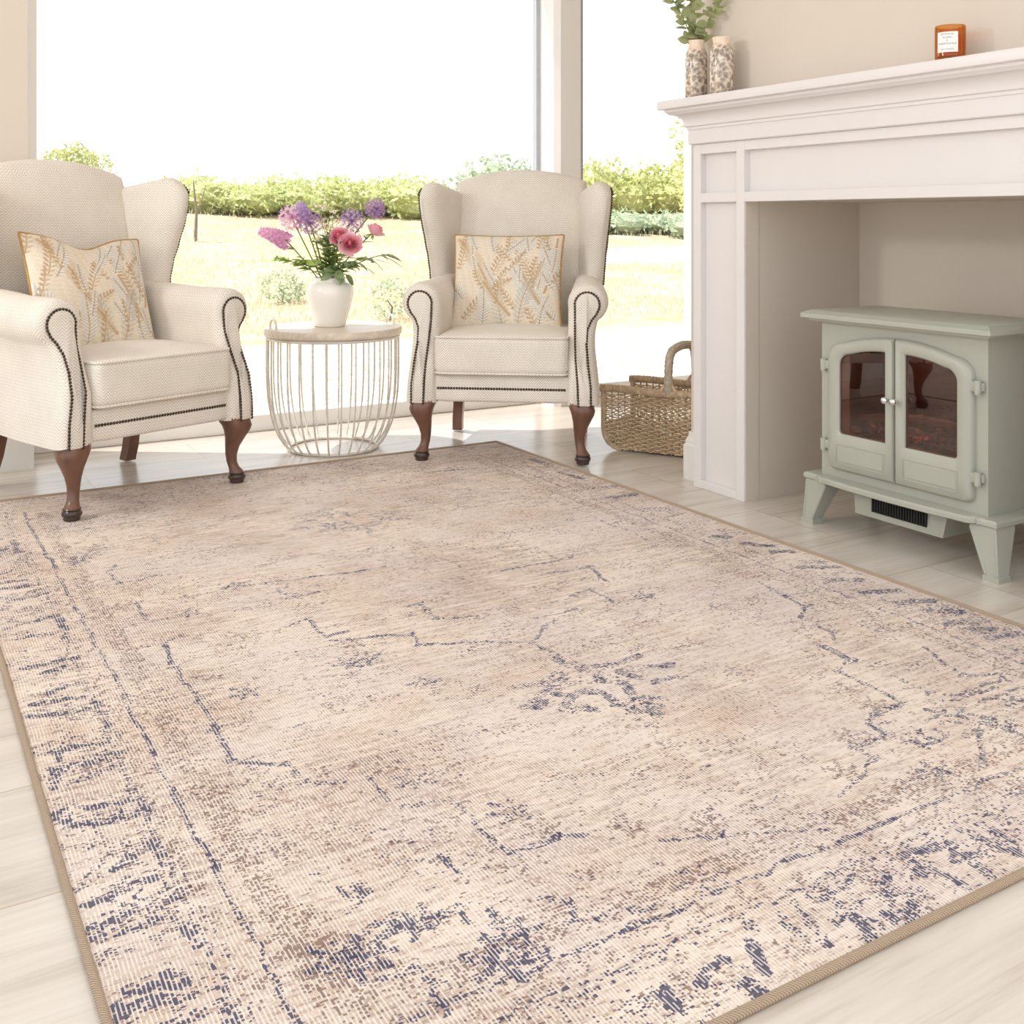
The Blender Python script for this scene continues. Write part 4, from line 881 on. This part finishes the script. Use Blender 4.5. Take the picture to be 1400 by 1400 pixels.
def make_rug():
    nu, nv = 528, 778
    U = np.linspace(0, RW, nu); V = np.linspace(0, RL, nv); UU, VV = np.meshgrid(U, V)
    nav = np.zeros((nv, nu)); ln = np.zeros((nv, nu)); bro = np.zeros((nv, nu))
    def vn(cu, cv, seed):
        r = np.random.default_rng(seed); gu, gv = int(RW/cu)+3, int(RL/cv)+3; G_ = r.random((gv, gu))
        x = UU/cu; y = VV/cv; i = x.astype(int); j = y.astype(int); fx = x-i; fy = y-j; fx = fx*fx*(3-2*fx); fy = fy*fy*(3-2*fy)
        return (G_[j,i]*(1-fx)+G_[j,i+1]*fx)*(1-fy) + (G_[j+1,i]*(1-fx)+G_[j+1,i+1]*fx)*fy
    jx = (vn(.03,.03,1)-.5)*.012; jy = (vn(.03,.03,2)-.5)*.012; PU = UU+jx; PV = VV+jy
    def seg(arr, a, b, w, k, soft=.5):
        x0, x1 = min(a[0],b[0])-w-.02, max(a[0],b[0])+w+.02; y0, y1 = min(a[1],b[1])-w-.02, max(a[1],b[1])+w+.02
        i0, i1 = np.searchsorted(V, [y0, y1]); j0, j1 = np.searchsorted(U, [x0, x1])
        if i1 <= i0 or j1 <= j0: return
        u = PU[i0:i1, j0:j1]; v = PV[i0:i1, j0:j1]; dx, dy = b[0]-a[0], b[1]-a[1]; t = np.clip(((u-a[0])*dx+(v-a[1])*dy)/max(1e-9, dx*dx+dy*dy), 0, 1)
        q = np.hypot(u-a[0]-t*dx, v-a[1]-t*dy); arr[i0:i1, j0:j1] = np.maximum(arr[i0:i1, j0:j1], k*np.clip((w-q)/(w*soft)+.5, 0, 1))
    def poly(arr, P, w, k):
        for a, b in zip(P, P[1:]): seg(arr, a, b, w, k)
    def floret(arr, c, r, k):
        for q in range(6):
            a = q*PI/3+c[0]*9; seg(arr, (c[0]+r*.35*math.cos(a), c[1]+r*.35*math.sin(a)), (c[0]+r*math.cos(a), c[1]+r*math.sin(a)), r*.2, k)
        seg(arr, (c[0]-r*.5, c[1]-r*.3), (c[0]+r*.5, c[1]-r*.3), r*.22, k*.8)
    mir = [lambda p: p, lambda p: (RW-p[0], p[1]), lambda p: (p[0], RL-p[1]), lambda p: (RW-p[0], RL-p[1])]
    # border bars and hooks
    for P in BARS: poly(nav, P, .015 if P[0][0] > 1.6 else .0090, 1.0)
    for P in BARS:
        c = P[0]
        if c[0] < .14:
            poly(nav, [(x*.8+.02, y+.019) for x, y in P], .005, .36)
            if c[1] > 1.4: poly(nav, [(RW-x, y+.05) for x, y in P], .008, .42)          # right edge, far half
            q = [(y-.25, x) for x, y in P]
            if .15 < q[0][0] < .75 and False: poly(nav, q, .008, .7)
        elif c[1] < .14:
            poly(nav, [(x, RL-y) for x, y in P], .008, .30); poly(nav, [(RW-x, y) for x, y in P if True], .008, .55 if c[0] > .95 else .2)
            poly(nav, [(RW-x, RL-y) for x, y in P], .008, .30)
    # filler florets in the border
    r = np.random.default_rng(5)
    for k in range(46):
        s_ = r.random(); e = r.integers(0, 4); w_ = r.uniform(.04, .10)
        c = [(w_, s_*RL), (RW-w_, s_*RL), (s_*RW, w_), (s_*RW, RL-w_)][e]; floret(bro if k % 3 else nav, c, .022, .55 if e != 3 else .25)
    # frame lines
    def rect(arr, d, w, k, far=.5):
        poly(arr, [(d, d), (d, RL-d)], w, k); poly(arr, [(d, d), (RW-d, d)], w, k); poly(arr, [(RW-d, d), (RW-d, RL-d)], w, k*.85); poly(arr, [(d, RL-d), (RW-d, RL-d)], w, k*far)
    rect(nav, .122, .0042, .52); rect(nav, .108, .0035, .22); rect(ln, .170, .0042, .86, .3); rect(ln, .122, .0036, .42, .2); rect(nav, .135, .003, .26)
    rect(bro, .210, .017, .58, .3); rect(bro, .228, .005, .7, .3)
    for k in range(90):                      # guard band of small brown blocks
        for e in range(4):
            s_ = .15+k*.03; w_ = .147+.011*((k % 2)*2-1)*.6
            if e < 2 and s_ < RL-.15: c = (w_ if e == 0 else RW-w_, s_)
            elif e >= 2 and s_ < RW-.15: c = (s_, w_ if e == 2 else RL-w_)
            else: continue
            seg(bro, (c[0]-.006, c[1]-.006), (c[0]+.006, c[1]+.006), .0055, .62 if r.random() < .6 else .15)
    for P in LINES:
        poly(nav, P, .0050, .80)
        c = P[len(P)//2]
        if c[0] < .9 and c[1] > .5: poly(nav, [mir[3](p) for p in P], .004, .36); poly(nav, [mir[1](p) for p in P], .004, .2)
        if c[0] > .9 and c[1] < .7: poly(nav, [mir[3](p) for p in P], .004, .30); poly(nav, [mir[2](p) for p in P], .004, .28)
        for a in P[1:-1]: seg(nav, (a[0]-.008, a[1]), (a[0]+.008, a[1]+.004), .006, .7)
    for P in ROSE: poly(nav, P, .0105, .80); poly(nav, [(RW-x+.03, RL-y+.02) for x, y in P], .010, .42)
    for c in FLN: floret(nav, c, .030, .62); floret(nav, mir[3](c), .026, .26)
    for c in FLB: floret(bro, c, .028, .72); floret(bro, mir[3](c), .026, .32)
    # dark corner cluster at the near left
    for c, rr in (((.265,.285),.035),((.24,.30),.03),((.35,.31),.03),((.405,.205),.04),((.44,.235),.03)): floret(nav, c, rr, .9)
    for c in ((.225,.33),(.222,.37),(.235,.30),(.25,.26)): floret(bro, c, .04, .8)
    # stray dashes
    for k in range(420):
        c = (r.uniform(.2, RW-.2), r.uniform(.2, RL-.3)); l = r.uniform(.008, .03); arr = nav if r.random() < .45 else bro
        if r.random() < .75: seg(arr, c, (c[0]+l, c[1]+r.uniform(-.004,.004)), .0036, r.uniform(.25,.5))
        else: seg(arr, c, (c[0], c[1]+l), .0034, r.uniform(.2,.45))
    # wear: patches, streaks, paler towards the far right
    wear = np.clip(.42 + 1.0*(vn(.16,.12,8)*.55+vn(.05,.03,9)*.45), 0, 1.12)
    nav *= np.clip(.30 + 1.15*vn(.011,.006,41), 0, 1.15)*np.clip(.55+.8*vn(.03,.016,42), 0, 1.1)*1.08; bro *= np.clip(.4+1.0*vn(.010,.006,43), 0, 1.1)
    nav = np.maximum(nav, ln*np.clip(.45+.8*vn(.02,.02,51), 0, 1.1)); nav *= wear; bro *= np.clip(.35+1.1*vn(.14,.10,12), 0, 1.1)
    # soft halo of loose yarn around motifs, plus thin navy/brown haze in the border
    edge = np.minimum(np.minimum(UU, RW-UU), np.minimum(VV, RL-VV))
    hz = vn(.10,.05,21)*vn(.02,.012,22)
    nav = np.maximum(nav, np.where(edge < .125, .24, .09)*np.clip(hz*2.4-.22, 0, 1)); bro = np.maximum(bro, np.where(edge < .26, .36, .26)*np.clip(hz*2.4-.3, 0, 1))
    # geometry
    X = UU + .004*np.sin(VV*3.1)*(UU/RW-.5); zz = RZ + .0009*(vn(.25,.25,31)-.5)
    ex = np.minimum(np.minimum(UU, RW-UU), np.minimum(VV, RL-VV)); zz = zz - .002*np.clip(1-ex/.012, 0, 1)
    co = np.stack([X, VV, zz], -1).reshape(-1, 3)
    idx = np.arange(nu*nv).reshape(nv, nu); q = np.stack([idx[:-1,:-1], idx[:-1,1:], idx[1:,1:], idx[1:,:-1]], -1).reshape(-1, 4)
    rim = np.concatenate([idx[0,:-1], idx[:-1,-1], idx[-1,:0:-1], idx[:0:-1,0]]); n0 = nu*nv; low = co[rim].copy(); low[:, 2] = .0008; k = np.arange(len(rim)); k2 = (k+1) % len(rim)
    side = np.stack([n0+k, n0+k2, rim[k2], rim[k]], -1)
    me = bpy.data.meshes.new('rug'); allv = np.concatenate([co, low]).astype(np.float32); fc = np.concatenate([q, side]).astype(np.int32)
    me.vertices.add(len(allv)); me.vertices.foreach_set('co', allv.ravel()); me.loops.add(fc.size); me.loops.foreach_set('vertex_index', fc.ravel())
    me.polygons.add(len(fc)); me.polygons.foreach_set('loop_start', np.arange(0, fc.size, 4, dtype=np.int32)); me.update(calc_edges=True); me.validate()
    ca = np.zeros((len(allv), 4), np.float32); ca[:n0, 0] = nav.ravel(); ca[:n0, 1] = bro.ravel(); ca[:, 3] = 1
    at_ = me.attributes.new('pattern', 'FLOAT_COLOR', 'POINT'); at_.data.foreach_set('color', ca.ravel())
    me.materials.append(M['rug']); me.polygons.foreach_set('use_smooth', np.ones(len(fc), bool))
    o = bpy.data.objects.new('rug', me); COL.objects.link(o); o.location = (RX0, RY0, 0)
    tag(o, 'large faded beige rug with worn navy and brown oriental pattern on the tiled floor', 'rug')
    m = MB(); P = []
    for i in range(0, 180): P.append((RW*i/180, 0))
    for i in range(0, 260): P.append((RW, RL*i/260))
    for i in range(0, 180): P.append((RW-RW*i/180, RL))
    for i in range(0, 260): P.append((0, RL-RL*i/260))
    m.tube([(x + .004*math.sin(y*3.1)*(x/RW-.5), y, .0058) for x, y in P], .0056, 8, loop=True)
    m.build('edge_binding', M['bind'], o, ang=80)
make_rug()

# ------------------------------------------------------------------ garden outside
def terr(x, y):
    d = y + .10*x
    if d < 8.2: z = -.06
    elif d < 22: t = (d-8.2)/13.8; z = -.06 + 1.06*t*t*(1.6-.6*t)
    else: z = 1.0 + (d-22)*.004
    return z + (.03*math.sin(x*1.3+y*.7)+.025*math.sin(x*.6-y*1.9))*min(1, max(0, (d-7)/4))
mt, nt, p = base_mat('dry_garden_ground')
tc = N(nt, 'ShaderNodeTexCoord'); sp = N(nt, 'ShaderNodeSeparateXYZ'); nt.links.new(tc.outputs['Object'], sp.inputs[0])
n1 = N(nt, 'ShaderNodeTexNoise', Scale=1.1, Detail=6.0, Roughness=.65); nt.links.new(tc.outputs['Object'], n1.inputs['Vector'])
n2 = N(nt, 'ShaderNodeTexNoise', Scale=11.0, Detail=5.0, Roughness=.7); nt.links.new(tc.outputs['Object'], n2.inputs['Vector'])
vo = N(nt, 'ShaderNodeTexVoronoi', Scale=26.0); nt.links.new(tc.outputs['Object'], vo.inputs['Vector'])
grav = ramp(nt, vo.outputs['Color'], [(.1, lin((150,142,132))), (.9, lin((214,206,196)))])
gr = ramp(nt, math_(nt, 'ADD', math_(nt, 'MULTIPLY', n1.outputs['Fac'], .6), math_(nt, 'MULTIPLY', n2.outputs['Fac'], .45)), [(.36, lin((146,148,106))), (.46, lin((166,150,122))), (.58, lin((186,169,142))), (.70, lin((202,188,164)))])
dd = math_(nt, 'ADD', sp.outputs[1], math_(nt, 'ADD', math_(nt, 'MULTIPLY', sp.outputs[0], .10), math_(nt, 'MULTIPLY', n1.outputs['Fac'], 1.0)))
k = ramp(nt, math_(nt, 'MULTIPLY', dd, .1), [(.81, (0,0,0,1)), (.86, (1,1,1,1))])
path_ = ramp(nt, math_(nt, 'ABSOLUTE', math_(nt, 'SUBTRACT', math_(nt, 'SUBTRACT', dd, math_(nt, 'MULTIPLY', sp.outputs[0], .05)), 15.2)), [(.7, (1,1,1,1)), (1.0, (0,0,0,1))])
right = ramp(nt, math_(nt, 'MULTIPLY', sp.outputs[0], .1), [(.72, (0,0,0,1)), (.86, (1,1,1,1))])
c_ = mixc(nt, k.outputs[0], grav.outputs[0], gr.outputs[0]); c_ = mixc(nt, math_(nt, 'MULTIPLY', path_.outputs[0], right.outputs[0]), c_, lin((226,220,210)))
nt.links.new(c_, p.inputs['Base Color']); p.inputs['Roughness'].default_value = 1.0; p.inputs['Specular IOR Level'].default_value = .05
b = N(nt, 'ShaderNodeBump', Strength=.7, Distance=.05); nt.links.new(n2.outputs['Fac'], b.inputs['Height']); nt.links.new(b.outputs[0], p.inputs['Normal'])
M['ground'] = mt
gx = np.linspace(-30, 60, 91); gy = np.concatenate([np.linspace(4.54, 24, 60), np.linspace(25, 90, 24)])
m = MB(); m.v = [(x, y, terr(x, y)) for y in gy for x in gx]; nx = len(gx)
m.f = [(j*nx+i, j*nx+i+1, (j+1)*nx+i+1, (j+1)*nx+i) for j in range(len(gy)-1) for i in range(nx-1)]
g = m.build('ground', M['ground'], ang=180); tag(g, kind='structure')
def pt(lat, D):   # a spot seen lat (sideways over depth) at depth D
    return (D*(.86*lat+.5103), D*(-.5103*lat+.86))
def foliage(m, c, r, n, s_, fl=1.0):
    for k in range(n):
        d = rnd().normalized(); rr = random.uniform(.55, 1.0)**.5; q = Vector(c)+Vector((d.x*r[0]*rr, d.y*r[1]*rr, d.z*r[2]*rr))
        m.leaf(q, rnd(), rnd(), s_*random.uniform(.6,1.3), s_*.5*random.uniform(.6,1.2), .2, seg=2)
def bush(name, label, cat, spots, mat, group=None, trunk=None, leaf=.10, dens=300, solid=True):
    b0 = spots[0]; base = (b0[0], b0[1], terr(b0[0], b0[1]))
    o = thing(name, base, 0, label, cat, group); m = MB()
    for (x, y, z, rx, rz) in spots:
        z0 = terr(x, y); foliage(m, (x, y, z0+z), (rx, rx, rz), int(dens*rx*max(rx, rz)), leaf)
        if solid: m.ell((x, y, z0+z-rz*.1), (rx*.72, rx*.72, rz*.72), 9, 7, .2)
    m.build('foliage', M[mat], o, base, smooth=False)
    m = MB()
    for t_ in (trunk or [(b0[0], b0[1], b0[2], .012)]):
        m.tube([(t_[0], t_[1], terr(t_[0], t_[1])-.05), (t_[0]+.03, t_[1], terr(t_[0],t_[1])+t_[2]*.6), (t_[0]-.02, t_[1]+.02, terr(t_[0],t_[1])+t_[2])], [t_[3], t_[3]*.8, t_[3]*.4], 6)
    m.build('trunk', M['bark'], o, base); return o
def hedge_run(l0, l1, D0, D1, n, h, r):
    out = []
    for i in range(n):
        t = i/(n-1); la = l0+(l1-l0)*t; D = D0+(D1-D0)*t+random.uniform(-.5,.5); x, y = pt(la, D); hh = h*random.uniform(.8, 1.25); out.append((x, y, hh*.5, r*random.uniform(.8,1.2), hh*.62))
    return out
bush('hedge', 'long sunlit green hedge along the top of the bank behind the flowers', 'hedge', hedge_run(-.315, .03, 21.5, 23.5, 24, .62, .75), 'hedge', dens=620, leaf=.13)
bush('hedge', 'low blue-green clipped hedge at the right behind the second window', 'hedge', hedge_run(.075, .22, 21.0, 21.0, 11, .42, .55), 'hedgefar', dens=700, leaf=.11)
bush('hedge', 'distant golden-green treeline on the right horizon', 'hedge', hedge_run(.07, .22, 40, 40, 12, 1.7, 1.5), 'gold', dens=160, leaf=.26)
bush('hedge', 'distant grey-green treeline showing just over the armchair back', 'hedge', hedge_run(-.03, .05, 44, 44, 7, 1.9, 1.6), 'hedgefar', dens=120, leaf=.28)
x, y = pt(-.402, 19); bush('garden_bush', 'golden-green bush rising over the top of the left armchair', 'bush', [(x, y, .75, .50, .55), (x-.3, y+.1, .95, .3, .32), (x+.32, y-.1, .85, .34, .36), (x, y, 1.12, .28, .24)], 'gold', trunk=[(x, y, 1.0, .03)], dens=2600, leaf=.10, solid=False)
x, y = pt(.170, 18); bush('garden_tree', 'slender yellow-green tree half hidden by the end of the fireplace', 'tree', [(x, y, 1.3, .40, .5), (x+.1, y, 1.75, .42, .45), (x-.1, y, 2.05, .36, .4), (x+.1, y, .9, .4, .35), (x+.2, y, 2.3, .3, .3)], 'gold', trunk=[(x+.1, y, 2.2, .05)], dens=1500, leaf=.10, solid=False)
x, y = pt(-.213, 11); bush('garden_shrub', 'small leafy shrub on the dry bank left of the white vase', 'shrub', [(x, y, .17, .20, .17), (x+.12, y, .12, .14, .12)], 'hedgefar', dens=9000, leaf=.045, solid=False)
x, y = pt(-.113, 10); bush('garden_shrub', 'small grey-green shrub on the bank between vase and right armchair', 'shrub', [(x, y, .20, .17, .2)], 'hedgefar', dens=9000, leaf=.045, solid=False)
x, y = pt(-.292, 17); base = (x, y, terr(x, y)); o = thing('bare_sapling', base, 0, 'thin bare sapling standing on the bank right of the left armchair', 'sapling')
m = MB(); m.tube([base, (x+.02, y, base[2]+.45), (x-.03, y, base[2]+.95)], [.03, .022, .01], 6); m.tube([(x+.02, y, base[2]+.45), (x+.12, y, base[2]+.72), (x+.16, y, base[2]+.88)], [.014, .01, .005], 6); m.build('trunk', M['bark'], o, base)
# dry grass nobody could count
m = MB()
for k in range(5200):
    la = random.uniform(-.48, .24); D = 8.6*math.exp(random.random()*math.log(2.5)); x, y = pt(la, D); z = terr(x, y)
    if y+.10*x < 8.6: continue
    h_ = random.uniform(.04, .13); m.leaf((x, y, z-.01), (random.uniform(-.5,.5), random.uniform(-.5,.5), 1), (0,-1,.2), h_, .018, .3, seg=2)
g = m.build('dry_grass', M['straw'], smooth=False); tag(g, 'tufts of dry straw-coloured grass on the bank outside', 'grass', kind='stuff')

# ------------------------------------------------------------------ light and camera
W = bpy.data.worlds.new('sky'); S.world = W; W.use_nodes = True; nt = W.node_tree; bg = nt.nodes['Background']
bg.inputs[0].default_value = (.935, .97, 1.0, 1); bg.inputs[1].default_value = 1.65
su = bpy.data.lights.new('sun', 'SUN'); su.energy = 8.5; su.angle = math.radians(.6); su.color = (1, .97, .93)
so = bpy.data.objects.new('sun', su); COL.objects.link(so); el = math.radians(59.5); tr = Vector((.83*math.cos(el), -.558*math.cos(el), -math.sin(el)))
so.rotation_euler = tr.to_track_quat('-Z', 'Y').to_euler(); so.location = (-4, 9, 9)
la = bpy.data.lights.new('room_lamp', 'AREA'); la.energy = 20; la.shape = 'DISK'; la.size = .35; la.color = (1, .98, .95)
lo = bpy.data.objects.new('room_lamp', la); COL.objects.link(lo); lo.location = (-1.3, 3.1, 1.80)
lo.rotation_euler = (Vector((2.3, 1.9, .7))-Vector(lo.location)).to_track_quat('-Z', 'Y').to_euler()
fl = bpy.data.lights.new('stove_glow', 'AREA'); fl.energy = .55; fl.shape = 'RECTANGLE'; fl.size = .08; fl.size_y = .34; fl.color = (1, .62, .5)
fo = bpy.data.objects.new('stove_glow', fl); COL.objects.link(fo); fo.location = (2.40, 1.91, .50)
cd = bpy.data.cameras.new('camera'); cd.sensor_width = 36; cd.sensor_fit = 'HORIZONTAL'; cd.lens = 36*1483/1400; cd.shift_y = -(700-302)/1400; cd.clip_start = .05; cd.clip_end = 300
co_ = bpy.data.objects.new('camera', cd); COL.objects.link(co_); co_.location = (0, 0, .85); co_.rotation_euler = (PI/2, 0, -math.atan2(880, 1483)); S.camera = co_
S.view_settings.view_transform = 'Standard'; S.view_settings.look = 'None'; S.view_settings.exposure = 0; S.view_settings.gamma = 1
S.cycles.max_bounces = 10; S.cycles.diffuse_bounces = 5; S.cycles.transparent_max_bounces = 12
